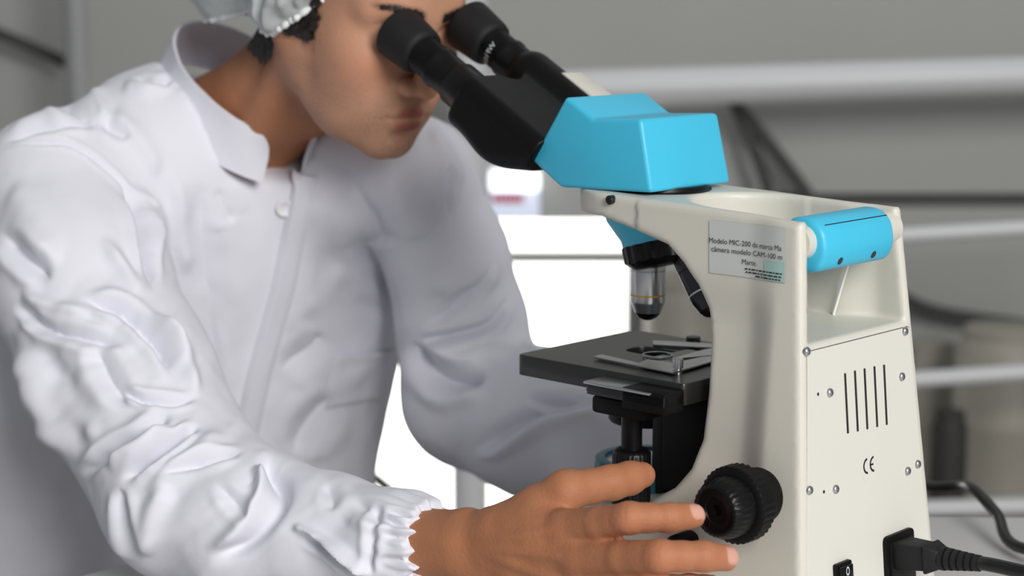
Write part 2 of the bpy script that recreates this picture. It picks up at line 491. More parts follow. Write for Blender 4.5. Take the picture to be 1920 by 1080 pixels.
def tube_u(name, pts, r, label, m='dark_cable'):
    v, f = tube(spline(pts, 6), r, 10)
    o = build(name, v, f, m, None, frame='U', origin=U2W([pts[-1]])[0]); return tag(o, label, 'cable')
tube_u('wall_cable', [spx(1375, 190, 4.1), spx(1410, 270, 4.1), spx(1450, 385, 4.1)], .014, 'dark cable hanging steeply on the wall beside the blue head')  # this and the next two: dark tubes put in for dark folds of the wall
tube_u('wall_cable', [spx(1378, 195, 4.12), spx(1450, 280, 4.12), spx(1540, 400, 4.12)], .016, 'dark cable slanting across the wall towards the blue handle')
tube_u('wall_cable', [spx(1640, 520, 4.12), spx(1740, 580, 4.12), spx(1930, 612, 4.12)], .016, 'dark cable sagging across the wall right of the microscope body')
tube_u('wall_cable', [spx(-40, 48, 4.1), spx(50, 84, 4.1), spx(125, 118, 4.1)], .014, 'dark cable slanting down across the wall at the upper left')
tube_u('wall_cable', [spx(600, 820, 3.7), spx(700, 893, 3.7), spx(800, 975, 3.7)], .013, 'dark cable crossing the bright window low behind the sitter')
# lit sign
sg = thing('lit_sign', 'small lit white sign with a red line, on the wall between shoulder and microscope', 'sign', U2W([spx(965, 408, 4.15)])[0])
s0 = spx(918, 322, 4.12); s1 = spx(1012, 322, 4.12); s2 = spx(918, 410, 4.12); sm = spx(918, 356, 4.12); sr0 = spx(918, 362, 4.12); sr1 = spx(918, 378, 4.12)
v, f = box((s0[0], 4.10, s2[2]), (s1[0], 4.19, sm[2]), .006); build('sign_panel', v, f, 'sign_blue', sg, frame='U')
v, f = box((s0[0], 4.10, sm[2]), (s1[0], 4.19, s0[2]), .006); build('lamp', v, f, 'sign_white', sg, frame='U')
mb = MB(); nx = 7; wd_ = (s1[0] - s0[0]) * .62
for i in range(nx):
    x = s0[0] + .008 + i * wd_ / nx; mb.add(*box((x, 4.094, sr1[2]), (x + wd_ / nx * .8, 4.1, sr0[2])))
build('red_print', mb.v, mb.f, 'sign_red', sg, frame='U')
# drums and bag on the floor by the wall
def drum(x, ytop, ybot, wpx, d, m, name, label, cat):
    c = spx(x, ybot, d); t = spx(x, ytop, d); r = wpx / 2 * d / F_PX
    base = np.array([c[0], d, FLOOR]); h = t[2] - FLOOR
    o = thing(name, label, cat, U2W([base])[0])
    v, f = lathe(base, (0, 0, 1), [(0, r * .9), (.02, r), (h * .33, r), (h * .35, r * 1.03), (h * .37, r), (h * .66, r), (h * .68, r * 1.03), (h * .7, r), (h * .93, r * .97), (h * .97, r * .8)], 32)
    build('drum_body', v, f, m, o, frame='U')
    v, f = lathe(base + [0, 0, h * .97], (0, 0, 1), [(0, r * .82), (h * .025, r * .82), (h * .03, r * .78)], 32); build('lid', v, f, m, o, frame='U')
    return o
drum(1872, 612, 940, 190, 3.75, 'drum_beige', 'plastic_drum', 'large beige drum by the wall, right of the microscope', 'drum')
drum(1742, 640, 940, 90, 3.95, 'drum_beige', 'plastic_drum', 'small beige drum by the wall, half hidden by the microscope', 'drum')
drum(1775, 770, 940, 70, 3.6, 'dark_bag', 'waste_bin', 'dark bin on the floor between the two beige drums', 'bin')
drum(1275, 520, 940, 150, 3.9, 'drum_beige', 'plastic_drum', 'beige drum seen beneath the microscope arm, beside the bright window', 'drum')

# table
tpoly = [(-1.0, .577), (.03, .577), (.50, .07), (.62, -.06), (.62, -.62), (-1.0, -.62)]
troot = thing('table', 'pale grey laboratory table under the microscope', 'table', W([(.0, 0, FLOOR)])[0])
ring = round_poly(tpoly, .03, 4)
v, f = prism([(p[0], p[1], 0) for p in ring], np.array([0, 0, -.028]), np.array([0, 0, 0.])); v, f = bevel_mesh(v, f, .002, 2, 50)
build('table_top', v, f, 'table', troot)
for (b_, a_) in ((-.85, .47), (.0, .45), (.5, -.15), (.5, -.5), (-.85, -.5)):
    v, f = tube([(b_, a_, FLOOR), (b_, a_, -.0285)], .022, 16); build('leg', v, f, 'table_edge', troot)

# ================================================================== MICROSCOPE
BC = .07
def back_a(z): return -.0915 * (.331 - z)
def body_hw(a, z):
    h0 = .068 + .026 * np.clip((.33 - z) / .3, 0, 1.1)
    neck = .012 * sstep(.014, .046, a) * sstep(.085, .13, z) * (1 - .65 * sstep(.25, .295, z))
    return h0 - neck - .022 * sstep(.10, .23, a) * sstep(.16, .12, z)
prof = [(-.031, 0), (0.0, .333), (.10, .337), (.19, .340), (.243, .340), (.243, .322), (.188, .322), (.152, .314), (.120, .306), (.104, .294), (.091, .279), (.083, .262), (.0795, .24),
        (.079, .20), (.081, .165), (.090, .141), (.104, .124), (.125, .110), (.155, .100), (.20, .094), (.228, .088), (.238, .076), (.242, 0)]
def sd_body(p):
    b = np.abs(p[:, 0] - BC); a = p[:, 1]; z = p[:, 2]
    r = .005
    d2 = sd_poly(a, z, prof) + r
    db = b - body_hw(a, z) + r
    out = np.minimum(np.maximum(d2, db), 0) + np.sqrt(np.maximum(d2, 0) ** 2 + np.maximum(db, 0) ** 2) - r
    plan = np.where(a > .178, np.sqrt((a - .178) ** 2 + b ** 2), b) - .063
    out = np.where(z > .25, smax(out, np.where(a > .15, plan, -.05), .003), out)
    # hollow behind the head, open at top and back
    hw = body_hw(a, z) - .0105
    fl_ = .2475 + np.where(a > .07, .082 * (1 - np.sqrt(np.clip(1 - ((a - .07) / .085) ** 2, 0, 1))), 0)
    cav = smax(smax(b - hw, fl_ - z, .004), np.where(a > .075, np.sqrt(((a - .075) / .06) ** 2 + (b / np.maximum(hw, .01)) ** 2) * .05 - .05, -.03), .004)
    out = smax(out, -cav, .004)
    return out
scope = thing('microscope', 'cream laboratory microscope with bright blue binocular head and blue carrying handle', 'microscope', W([(BC, .12, 0)])[0])
V, Q = surface_net(sd_body, (-.05, -.05, -.006), (.19, .312, .36), .0026)
V[:, 2] = np.maximum(V[:, 2], 0.0005)
big_build('stand', W(V), Q, 'cream', scope, 180)

# back panel with its fittings
def on_back(x, y):
    a = -.01
    for _ in range(8):
        q = on_a(x, y, a); a = back_a(q[2])
    return q
def side_b(a, z): return BC - float(body_hw(np.array([a]), np.array([z]))[0])
nb_ = np.array([0, -1, .0915]); nb_ /= np.linalg.norm(nb_); ub = np.array([0, .0915, 1.]); ub /= np.linalg.norm(ub)
def panel_pt(b, z, off=0): return np.array([b, back_a(z), z]) + nb_ * off * -1 * -1
pan = [(.0045, .2435), (.1335, .2435)]
zb = .012
def hwz(z): return .068 + .026 * (.33 - z) / .3
poly = [panel_pt(BC - hwz(.2425) + .0075, .2425), panel_pt(BC + hwz(.2425) - .007, .2425), panel_pt(BC + hwz(zb) - .007, zb), panel_pt(BC - hwz(zb) + .0075, zb)]
poly = round_poly(poly, .003, 3)
v, f = prism(poly, nb_ * -.001, nb_ * .0008); v, f = bevel_mesh(v, f, .0003, 1, 40); build('back_panel', v, f, 'panel', scope)
def groove(pts, r, m): return tube(pts, r, 6)
mb = MB()
pl = [np.array(p) + nb_ * .0002 for p in poly]
c = sum(pl) / len(pl)
v, f = tube([p + (p - c) / np.linalg.norm(p - c) * .0004 for p in pl] + [pl[0] + (pl[0] - c) / np.linalg.norm(pl[0] - c) * .0004], .00035, 5); build('panel_seam', v, f, 'ink', scope)
# screws: one mesh, shared
def local_mesh(name, v, f, mtl, smooth=40):
    """mesh given in modelling directions about its own origin"""
    v = np.asarray(v, float); w = W(v) - W([(0, 0, 0)])
    me = bpy.data.meshes.new(name); me.from_pydata(w.tolist(), [], [list(map(int, q)) for q in f]); finish(me, mtl, smooth); return me
sv, sf = lathe((0, 0, 0), nb_, [(-.001, .0034), (.0008, .0034), (.0018, .0029), (.0024, .0019), (.0024, .0016), (.0008, .0014)], 20)
screw_me = local_mesh('screw', sv, sf, 'steel')
def put(name, me, p, parent=scope):
    return link_mesh(name, me, parent, Vector(W([p])[0]) - root_loc(parent))
for (x, y) in ((1510, 659), (1694, 621), (1553, 736), (1688, 706), (1515, 919), (1564, 917), (1699, 883), (1718, 870)):
    put('screw', screw_me, on_back(x, y) + nb_ * .0008)
hv, hf = lathe((0, 0, 0), nb_, [(-.001, .0013), (.0001, .0013)], 10); hole_me = local_mesh('screw_hole', hv, hf, 'ink_dark')
for (x, y) in ((1532, 739), (1543, 922)): put('screw_hole', hole_me, on_back(x, y) + nb_ * .0008)
for (xt, yt, xb, yb) in ((1582, 700, 1588, 812), (1600, 695, 1607, 808), (1618, 691, 1625, 804), (1637, 687, 1643, 800), (1655, 684, 1661, 796)):
    p0 = on_back(xt, yt); p1 = on_back(xb, yb); p0[0] = p1[0] = (p0[0] + p1[0]) / 2
    v, f = tube([p0 + nb_ * .0004, p1 + nb_ * .0004], .0013, 8); build('vent_slot', v, f, 'ink_dark', scope)
# CE mark
cc = on_back(1628, 872)
eb = np.array([1., 0, 0])
v, f = lathe(cc + nb_ * .0006, nb_, [(0, .0125), (.0004, .0125)], 40); ce = build('round_sticker', v, f, 'panel', scope); ce['label'] = 'round white sticker with CE mark'
mb = MB()
def arc(cx, cy, r, t0, t1, w, n=18):
    pts = [(cx + r * math.cos(t0 + (t1 - t0) * i / n), cy + r * math.sin(t0 + (t1 - t0) * i / n)) for i in range(n + 1)]
    v = []; f = []
    for i, (x, y) in enumerate(pts):
        t = t0 + (t1 - t0) * i / n
        for s in (-1, 1): v.append((x + s * w * math.cos(t), y + s * w * math.sin(t)))
    for i in range(n): f.append([2 * i, 2 * i + 1, 2 * i + 3, 2 * i + 2])
    return v, f
def flat_on_back(v2, c, off): return [c + eb * p[0] + ub * p[1] + nb_ * off for p in v2]
for (v2, f2) in (arc(-.0025, 0, .0052, PI * .52, PI * 1.48, .0008), arc(.0062, 0, .0052, PI * .52, PI * 1.48, .0008), ([(.0012, -.0007), (.0052, -.0007), (.0052, .0007), (.0012, .0007)], [[0, 1, 2, 3]])):
    mb.add(flat_on_back(v2, cc, .0012), f2)
build('ce_mark', mb.v, mb.f, 'ink_dark', ce, smooth=None)
# power inlet, switch
def back_plate(x0, x1, y0, y1, th, m, name, r=.003, parent=scope):
    p = [on_back(x0, y0), on_back(x1, y0)]; p2 = on_back((x0 + x1) / 2, y1)
    z0 = (p[0][2] + p[1][2]) / 2; z1 = p2[2]
    q = [panel_pt(p[0][0], z0), panel_pt(p[1][0], z0), panel_pt(p[1][0], z1), panel_pt(p[0][0], z1)]
    v, f = prism(round_poly(q, r, 4), nb_ * 0, nb_ * th); v, f = bevel_mesh(v, f, min(.0008, th * .4), 2, 40)
    return build(name, v, f, m, parent), q
sock, sq = back_plate(1652, 1706, 997, 1120, .004, 'black', 'power_inlet', .005)
v, f = prism(round_poly([q * .8 + sum(sq) / 4 * .2 for q in sq], .004, 3), nb_ * 0, nb_ * .006); v, f = bevel_mesh(v, f, .0008, 2, 40); build('inlet_collar', v, f, 'black_satin', sock)
sw, q = back_plate(1559, 1589, 1053, 1106, .004, 'black', 'power_switch', .002)
cq = sum(q) / 4
v, f = prism([p * .78 + cq * .22 for p in q], nb_ * .003, nb_ * .0065); v, f = bevel_mesh(v, f, .0008, 2, 40); rk = build('rocker', v, f, 'black_satin', sw)
oc = q[0] * .35 + q[1] * .35 + q[2] * .15 + q[3] * .15
v2, f2 = arc(0, 0, .0022, 0, 2 * PI, .00045, 20); v2 = [(p[0] * .8, p[1] * 1.25) for p in v2]
build('off_mark', flat_on_back(v2, oc, .0068), f2, 'print_white', rk, smooth=None)

# handle
hz, ha = .3135, .010
gx0 = BC - .053; gx1 = BC + .040
sec = [(-.019, .013), (-.010, .021), (.006, .022), (.018, .013), (.020, -.002), (.012, -.014), (-.006, -.0185), (-.017, -.0155), (-.022, -.003)]
ring = round_poly([(gx0, ha + p[0], hz + p[1]) for p in sec], .009, 4)
v, f = prism(ring, np.array([0, 0, 0]), np.array([gx1 - gx0, 0, 0])); v, f = bevel_mesh(v, f, .004, 3, 60)
hnd = build('handle_grip', v, f, 'blue', scope); hnd['label'] = 'bright blue handle grip'
v, f = tube([(gx0 + .008, ha - .0145, hz + .0158), (gx1 - .003, ha - .0145, hz + .0158)], .0011, 6); build('grip_seam', v, f, 'ink_dark', hnd)
for bb in (BC - .030, BC + .014):
    v, f = lathe(np.array([bb, ha - .0175, hz - .0095]), (0, -.93, -.36), [(0, .0028), (.0022, .0028), (.0024, .0016)], 14); build('grip_screw', v, f, 'ink', hnd)
for (b0_, b1_) in ((BC - .062, gx0 + .006), (gx1 - .006, BC + .062)):
    v, f = lathe((b0_, ha - .002, hz + .004), (1, 0, 0), [(0, .0125), (b1_ - b0_, .0125)], 28); build('handle_bar', v, f, 'cream', scope)
q0 = np.array([.119, .046, .2478]); q1 = np.array([.119, .030, .302])
v, f = tube([q0, q1], .0011, 8); build('tie_cord', v, f, 'cord_white', scope)['label'] = 'thin white cord below the handle'  # plain white rod drawn for the pale upright line

# sticker with its lettering, lying on the near side of the stand
def side_pt(x, y, off=.0006):
    b = .005
    for _ in range(10):
        q = on_b(x, y, b); b = side_b(q[1], q[2])
    return np.array([b - off, q[1], q[2]])
s_tl, s_tr, s_bl, s_br = side_pt(1331, 413), side_pt(1474, 428), side_pt(1331, 511), side_pt(1474, 531)
def st_uv(u, v_, off):
    a = (s_tl[1] * (1 - u) + s_tr[1] * u) * (1 - v_) + (s_bl[1] * (1 - u) + s_br[1] * u) * v_
    z = (s_tl[2] * (1 - u) + s_tr[2] * u) * (1 - v_) + (s_bl[2] * (1 - u) + s_br[2] * u) * v_
    return np.array([side_b(a, z) - off, a, z])
def st_grid(u0, u1, v0, v1, off, nu=16, nv=8):
    v = [st_uv(u0 + (u1 - u0) * i / nu, v0 + (v1 - v0) * j / nv, off) for j in range(nv + 1) for i in range(nu + 1)]
    f = [[j * (nu + 1) + i, j * (nu + 1) + i + 1, (j + 1) * (nu + 1) + i + 1, (j + 1) * (nu + 1) + i] for j in range(nv) for i in range(nu)]
    return v, [q[::-1] for q in f]
v, f = st_grid(0, 1, 0, 1, .0006); stk = build('label_sticker', v, f, 'sticker', scope); stk['label'] = 'printed white label sticker'
v, f = st_grid(.72, .985, .62, .985, .0009, 6, 6); build('tint_patch', v, f, 'sticker_tint', stk)
def st_text(txt, u, v_, hgt, width, parent, m='ink'):
    tv, tf = text_mesh(txt, 1.0); x1 = max(p[0] for p in tv); 
    vv = [st_uv(u + p[0] / x1 * width, v_ - p[1] * hgt, .0012) for p in tv]
    build('lettering', vv, tf, m, parent, smooth=None)
st_text('Modelo MIC-200 da marca Ma', .0, .42, .140, .955, stk)
st_text('câmera modelo CAM-100 m', .03, .58, .140, .935, stk)
st_text('Marte.', .42, .76, .140, .20, stk)
mb = MB()
for (u0, u1, vv_) in ((.46, .965, .84), (.47, .95, .90), (.60, .94, .955)):
    u = u0
    while u < u1 - .02:
        w = random.uniform(.02, .07); v, f = st_grid(u, min(u + w, u1), vv_ - .012, vv_ + .012, .0012, 1, 1); mb.add(v, f); u += w + .012
build('fine_print', mb.v, mb.f, 'ink_dark', stk, smooth=None)

# set screw at the nose of the arm
q = side_pt(1143, 375, 0)
for _ in range(6): pass
ang = np.array([-1, .0, 0])
q = on_b(1143, 375, .0050)
v, f = lathe(q + np.array([.004, 0, 0]), ang, [(0, .0036), (.0046, .0036), (.0052, .003), (.0052, .0014), (.0045, .0012)], 20); build('set_screw', v, f, 'dark_metal', scope)

# head mount and blue head
hc = np.array([BC, .186, 0])
v, f = lathe(hc + [0, 0, .336], (0, 0, 1), [(0, .047), (.0035, .047), (.004, .045), (.007, .044)], 48); build('mount_ring', v, f, 'black_satin', scope)
nearp = {n: on_b(x, y, BC - .051) for n, (x, y) in dict(P1=(1060, 180), P2=(1112, 223), P3=(1201, 223), P4=(1221, 362), P5=(1050, 352), P6=(995, 301)).items()}
pts = [nearp[k] for k in ('P1', 'P2', 'P3', 'P4', 'P5', 'P6')]
zt = max(pts[3][2], pts[4][2])
L0 = [p.copy() for p in pts]; R0 = []
for k, p in zip(('P1', 'P2', 'P3', 'P4', 'P5', 'P6'), pts):
    q = p.copy(); q[0] = BC + (.047 if k in ('P1', 'P2', 'P3') else .051); R0.append(q)
for p, k in zip(L0, ('P1', 'P2', 'P3', 'P4', 'P5', 'P6')):
    if k == 'P3': p[0] += .000
v = L0 + R0; n = 6
f = [[0, 1, 2, 3, 4, 5], [11, 10, 9, 8, 7, 6]] + [[i, i + 6, (i + 1) % 6 + 6, (i + 1) % 6] for i in range(6)]
v, f = bevel_mesh(v, f, .0035, 4, 12)
head = build('head_housing', v, f, 'blue', scope); head['label'] = 'bright blue head housing'

# black binocular body: block with a rounded underside, leaving the slanted blue face
tdir = np.array([0, math.cos(math.radians(30)), math.sin(math.radians(30))])     # along the eyepieces, towards the eyes
tup = np.array([0, -tdir[2], tdir[1]])
e1p = on_b(860, 158, .036)       # a point on the near tube axis
bp0 = on_b(1010, 250, BC - .03)
P1_, P6_ = nearp['P1'], nearp['P6']; pn = math.hypot(P1_[2] - P6_[2], P1_[1] - P6_[1])
e2q = np.array([.109, e1p[1] - .012, e1p[2] + .006])
def sd_bino(p):
    q = p - np.array([BC, 0, 0]) - np.array([0, e1p[1], e1p[2]])
    x = q[:, 0]; t = q @ tdir; u = q @ tup
    # body: rounded block, axis along tdir
    wq = np.abs(x) - .0585
    hh = np.where(u > -.004, u - .0225, -u - .0245 - .010 * sstep(-.03, -.09, t))
    r = .012
    d2 = np.sqrt(np.maximum(wq + r, 0) ** 2 + np.maximum(hh + r, 0) ** 2) + np.minimum(np.maximum(wq + r, hh + r), 0) - r
    d = smax(d2, np.abs(t + .085) - .066, .006)
    # cut the lower front corner
    cut = (-(u) * .86 + (t + .014) * .5) - .0225
    d = smax(d, cut, .01)
    # notch between the tubes
    far = sd_cone(p, e2q - tdir * .10, e2q - tdir * .004, .0225, .0225)
    d = smin(d, far, .006)
    d = smax(d, .3495 - p[:, 2], .018)
    d = smax(d, (P1_[2] - P6_[2]) / pn * (P1_[1] - .004 - p[:, 1]) + (P1_[1] - P6_[1]) / pn * (p[:, 2] - P1_[2]), .002)
    nt_ = np.sqrt(x ** 2 + (t + .013) ** 2) - .014
    d = smax(d, -nt_, .005)
    return d
V, Q = surface_net(sd_bino, (-.01, .22, .30), (.15, .45, .47), .0022)
big_build('binocular_body', W(V), Q, 'black', scope, 180)
# eyepiece tubes
def eyepiece(ax, nm):
    p = ax
    v, f = lathe(p, tdir, [(-.03, .0195), (.001, .0195), (.0025, .0185), (.003, .0172), (.022, .0172), (.0235, .0182), (.0275, .0182), (.029, .0168)], 40); tb = build('eyepiece_tube', v, f, 'black_satin', scope)
    v, f = lathe(p + tdir * .029, tdir, [(0, .0166), (.018, .0166), (.0195, .0174), (.021, .0174)], 40); build('eyepiece', v, f, 'black', tb)
    v, f = lathe(p + tdir * .048, tdir, [(0, .0178), (.002, .0205), (.006, .0215), (.030, .0235), (.036, .0238), (.0375, .0225), (.0375, .017), (.022, .0155)], 44); build('eyecup', v, f, 'rubber', tb)
    v, f = lathe(p + tdir * .068, tdir, [(0, .0158), (.002, .0150), (.0035, .010), (.004, .002)], 32); build('eye_lens', v, f, 'glass_dark', tb)
    return tb
t1 = eyepiece(e1p, 1)
e2p = on_b(985, 128, .109)
e2p = np.array([.109, e1p[1] - .012, e1p[2] + .006])
t2 = eyepiece(e2p, 2)
# print on the far eyepiece
tv, tf = text_mesh('WF10X', .0075)
xm = max(p[0] for p in tv); cax = e2p + tdir * .0455
vv = []
for (x, y) in tv:
    th = PI * 1.02 + (x - xm / 2) / .0176; r_ = .0178
    e1_ = np.array([1., 0, 0]); e2_ = tup
    vv.append(e2p + tdir * (.0335 + y) + (e1_ * math.cos(th) + e2_ * math.sin(th)) * r_)
build('lettering', vv, tf, 'print_white', t2, smooth=None)
# cream plate along the far top edge of the binocular body
c0 = e2q + np.array([.010, 0, 0])
q = [c0 + tdir * -.115 + tup * .015, c0 + tdir * -.025 + tup * .015, c0 + tdir * -.034 + tup * .0235, c0 + tdir * -.10 + tup * .025]
v, f = prism(q, np.array([-.012, 0, 0]), np.array([.014, 0, 0])); v, f = bevel_mesh(v, f, .0015, 2, 30); build('scale_plate', v, f, 'cream', scope)
v, f = prism([p + tup * .0006 for p in (c0 + tdir * -.105 + tup * .0205, c0 + tdir * -.055 + tup * .0205, c0 + tdir * -.056 + tup * .0218, c0 + tdir * -.104 + tup * .0218)], np.array([-.0125, 0, 0]), np.array([-.0119, 0, 0])); build('scale_slot', v, f, 'ink_dark', scope)

# nosepiece: blue collar, black knurled turret, objectives
tax = np.array([0, -.27, -.963]); tax /= np.linalg.norm(tax)
tc_ = np.array([BC, .176, .2985])
mbv, mbf = lathe(tc_ - tax * .035, tax, [(0, .040), (.012, .040), (.030, .032), (.0355, .0315)], 40); build('nose_collar', mbv, mbf, 'blue', scope)
v, f = lathe(tc_, tax, [(0, .031), (.0012, .0325, True), (.0135, .0325, True), (.0145, .031), (.0185, .027), (.020, .0235), (.021, .006)], 96, knurl=(6, .05)); tur = build('turret', v, f, 'black_satin', scope)
lathe0 = lathe
OBJ = [(-.004, .0105), (0, .0105), (.0005, .0128), (.004, .0141), (.0125, .0141), (.0129, .0136), (.0135, .0136), (.0139, .0141), (.0385, .0141), (.0395, .0137), (.0445, .0118), (.0475, .0108)]
def objective(p, ax, dark):
    sc_ = .74 if dark else 1.
    def lathe(p, ax, pr, seg, cap=True): return lathe0(p, ax, [(t, q * sc_) for t, q in pr], seg, cap=cap)
    o = build('objective', *lathe(p, ax, OBJ, 40), 'dark_metal' if dark else 'steel', scope)
    build('tip', *lathe(p + ax * .0475, ax, [(0, .0106), (.003, .0085), (.0045, .0070), (.0062, .0035), (.0068, .0012)], 32), 'black_satin', o)
    build('colour_ring', *lathe(p + ax * .0325, ax, [(0, .01418), (.0001, .0143), (.0012, .0143), (.0013, .01418)], 40, cap=False), 'yellow' if not dark else 'print_white', o)
    return o
ax1 = np.array([0, 0, -1.]); objective(np.array([BC, .189, .2865]), ax1, False)['label'] = 'chrome objective with yellow ring'
def print_on_obj(p, ax, t0, th0, txt, size):
    pass
for az in (170,):
    aa = math.radians(az); tilt = math.radians(20)
    # direction: turret axis tilted outwards at this azimuth (0 = towards the sitter)
    e_f = np.cross(np.array([1., 0, 0]), tax); e_f *= -1 if e_f[1] < 0 else 1; e_s = np.array([1., 0, 0])
    od = e_f * math.cos(aa) + e_s * -math.sin(aa)
    ax = tax * math.cos(tilt) + od * math.sin(tilt)
    objective(tc_ + tax * .0165 + od * .0225, ax, True)['label'] = 'dark tilted objective'

# stage
ZS = .2075
sA = (-.013, .2555); sB = (.134, .2555); sC = (.134, .088); sD = (-.013, .088)
hole = [(BC - .014, .152), (BC + .014, .152), (BC + .014, .205), (BC - .014, .205)]
v, f = plate([[tuple(p) for p in round_poly([sA, sB, sC, sD], [.006, .016, .004, .004], 6)], [tuple(p) for p in round_poly(hole, .0139, 8)]], .0165, .0008)
v = [(p[0], p[1], p[2] + ZS - .0165) for p in v]; stage = build('stage', v, f, 'stage_black', scope)
def pxplate(name, pts, z, th, m, parent, bev=.0003):
    q = [on_z(x, y, z + th) for (x, y) in pts]
    v, f = plate([[(p[0], p[1]) for p in q]], th, bev); v = [(p[0], p[1], p[2] + z) for p in v]
    return build(name, v, f, m, parent)
pxplate('slide_clip', [(1113, 668), (1128, 664), (1198, 680), (1214, 673), (1262, 680), (1338, 664), (1338, 676), (1262, 698)], ZS + .0012, .0016, 'steel', scope)
pxplate('slide_clip', [(1224, 638), (1290, 641), (1338, 644), (1338, 651), (1300, 649), (1224, 645)], ZS + .0012, .0016, 'steel', scope)
pxplate('slide_clip', [(1320, 655), (1338, 652), (1338, 665), (1255, 673)], ZS + .0022, .0012, 'steel', scope)
# glass slide with round cell
q = [on_z(x, y, ZS + .001) for (x, y) in ((1212, 672), (1262, 681), (1338, 664), (1290, 655))]
v, f = prism([(p[0], p[1], ZS) for p in q], np.array([0, 0, 0.]), np.array([0, 0, .0012])); build('specimen_slide', v, f, 'glass_dark', scope)
cr = on_z(1233, 665, ZS + .002); v, f = tube([cr + np.array([.0115 * math.cos(t), .0115 * math.sin(t), 0]) for t in np.linspace(0, 2 * PI, 33)], .0006, 6); build('cell_ring', v, f, 'steel', scope)
kq = on_z(1271, 690, ZS + .004)
v, f = lathe(kq - np.array([0, 0, .004]), (0, 0, 1), [(0, .003), (.004, .003), (.0042, .0042, True), (.011, .0042, True), (.0115, .0036)], 32, knurl=(4, .08)); build('clip_screw', v, f, 'steel', scope)
kq = on_z(1300, 634, ZS + .003); v, f = lathe(kq - np.array([0, 0, .003]), (0, 0, 1), [(0, .006), (.004, .006), (.0045, .005)], 24); build('clip_screw', v, f, 'dark_metal', scope)
# mechanical rail and bracket on the near side of the stage
v, f = box((-.036, .088, ZS - .0145), (-.0135, .162, ZS - .0065), .0006); build('stage_rail', v, f, 'dark_metal', scope)
v, f = box((-.038, .10, ZS - .0065), (-.0135, .164, ZS - .0045), .0004); build('rail_cover', v, f, 'steel', scope)
v, f = box((-.036, .088, ZS - .020), (-.012, .128, ZS - .004), .001); build('stage_bracket', v, f, 'black', scope)
v, f = lathe(np.array([-.0345, .162, ZS - .011]), (0, 1, 0), [(0, .0018), (.0008, .0018)], 12); build('rail_screw', v, f, 'steel', scope)
v, f = box((-.03, .113, ZS - .030), (.02, .163, ZS - .0165), .003); build('control_housing', v, f, 'black', scope)
# stage controls: rod and knurled knobs
xc = np.array([-.012, .1375, 0])
v, f = lathe(xc + [0, 0, .112], (0, 0, 1), [(0, .0080), (.075, .0080)], 28); build('control_rod', v, f, 'black_satin', scope)
v, f = lathe(xc + [0, 0, .107], (0, 0, 1), [(0, .0135), (.001, .0148, True), (.040, .0148, True), (.0415, .0138), (.0435, .0118), (.044, .008)], 96, knurl=(4, .035)); build('control_knob', v, f, 'black_satin', scope)
# condenser, focus block, light
v, f = lathe(np.array([BC, .188, .150]), (0, 0, 1), [(0, .030), (.002, .0315), (.026, .0315), (.028, .034), (.038, .034), (.0385, .02), (.0408, .02)], 48); build('condenser', v, f, 'black', scope)
v, f = box((BC - .03, .082, .105), (BC + .03, .150, ZS - .0166), .003); build('focus_block', v, f, 'black', scope)
v, f = box((BC - .033, .148, .185), (BC - .003, .156, .190), .0006); build('condenser_lever', v, f, 'steel', scope)
v, f = box((BC - .026, .150, .098), (BC - .012, .163, .19), .002); build('focus_slide', v, f, 'black_satin', scope)
v, f = lathe(np.array([BC, .190, .085]), (0, 0, 1), [(0, .041), (.028, .041), (.0295, .0405), (.0335, .0405), (.0345, .039), (.0345, .033), (.031, .0325)], 56); li = build('light_housing', v, f, 'teal', scope)
li['label'] = 'teal ring of the light housing'
v, f = lathe(np.array([BC, .190, .1158]), (0, 0, 1), [(0, .0325), (.0005, .0325), (.003, .02), (.0035, .002)], 40); build('light_lens', v, f, 'sticker', li)
# coaxial focus knobs on the near side
for s in (-1,):
    bs = BC + s * (hwz(.137) + .007)
    ka = np.array([bs, .017, .137]); ax = np.array([s * 1., 0, 0])
    build('knob_boss', *lathe(ka - ax * .017, ax, [(0, .021), (.0175, .019), (.0185, .019)], 40), 'black', scope)
    kn = build('coarse_knob', *lathe(ka, ax, [(0, .020), (.012, .020), (.0125, .0262), (.0138, .0280, True), (.0262, .0280, True), (.0275, .0262), (.0285, .0225)], 144, knurl=(4, .025)), 'black', scope)
    build('fine_knob', *lathe(ka + ax * .0283, ax, [(0, .0222), (.002, .0222, True), (.010, .0214, True), (.016, .0198, True), (.0185, .0178), (.0190, .0160), (.0175, .0152), (.0175, .0095), (.0160, .0088), (.0160, .0042), (.0125, .0036)], 120, knurl=(4, .03)), 'black_satin', kn)
# brightness dial on the near side of the base
dq = on_b(1276, 1024, BC - .098)
v, f = lathe(dq + np.array([.012, 0, 0]), (-1, 0, 0), [(0, .0095), (.018, .0095), (.020, .008)], 32); build('brightness_dial', v, f, 'black', scope)

# power cable with plug
pin = on_back(1680, 1035)
cab = thing('power_cable', 'black power cable plugged into the microscope, looping behind it', 'cable', W([(pin[0], pin[1] - .1, .0)])[0])
pc = pin + nb_ * .004
ud = ub
sx = eb
def block(c, d, su, ss, u_, s_, t0, t1, sc=1.0):
    q = [c + d * t0 + u_ * a_ * su + s_ * b_ * ss for a_, b_ in ((-1, -1), (-1, 1), (1, 1), (1, -1))]
    q2 = [c + d * t1 + (u_ * a_ * su + s_ * b_ * ss) * sc for a_, b_ in ((-1, -1), (-1, 1), (1, 1), (1, -1))]
    v = q + q2; f = [[3, 2, 1, 0], [4, 5, 6, 7]] + [[i, (i + 1) % 4, (i + 1) % 4 + 4, i + 4] for i in range(4)]
    return v, f
v, f = block(pc, nb_, .0105, .0125, ud, sx, 0, .026, .86); v, f = bevel_mesh(v, f, .002, 3, 20); plug = build('plug', v, f, 'rubber', cab)
d2 = nb_
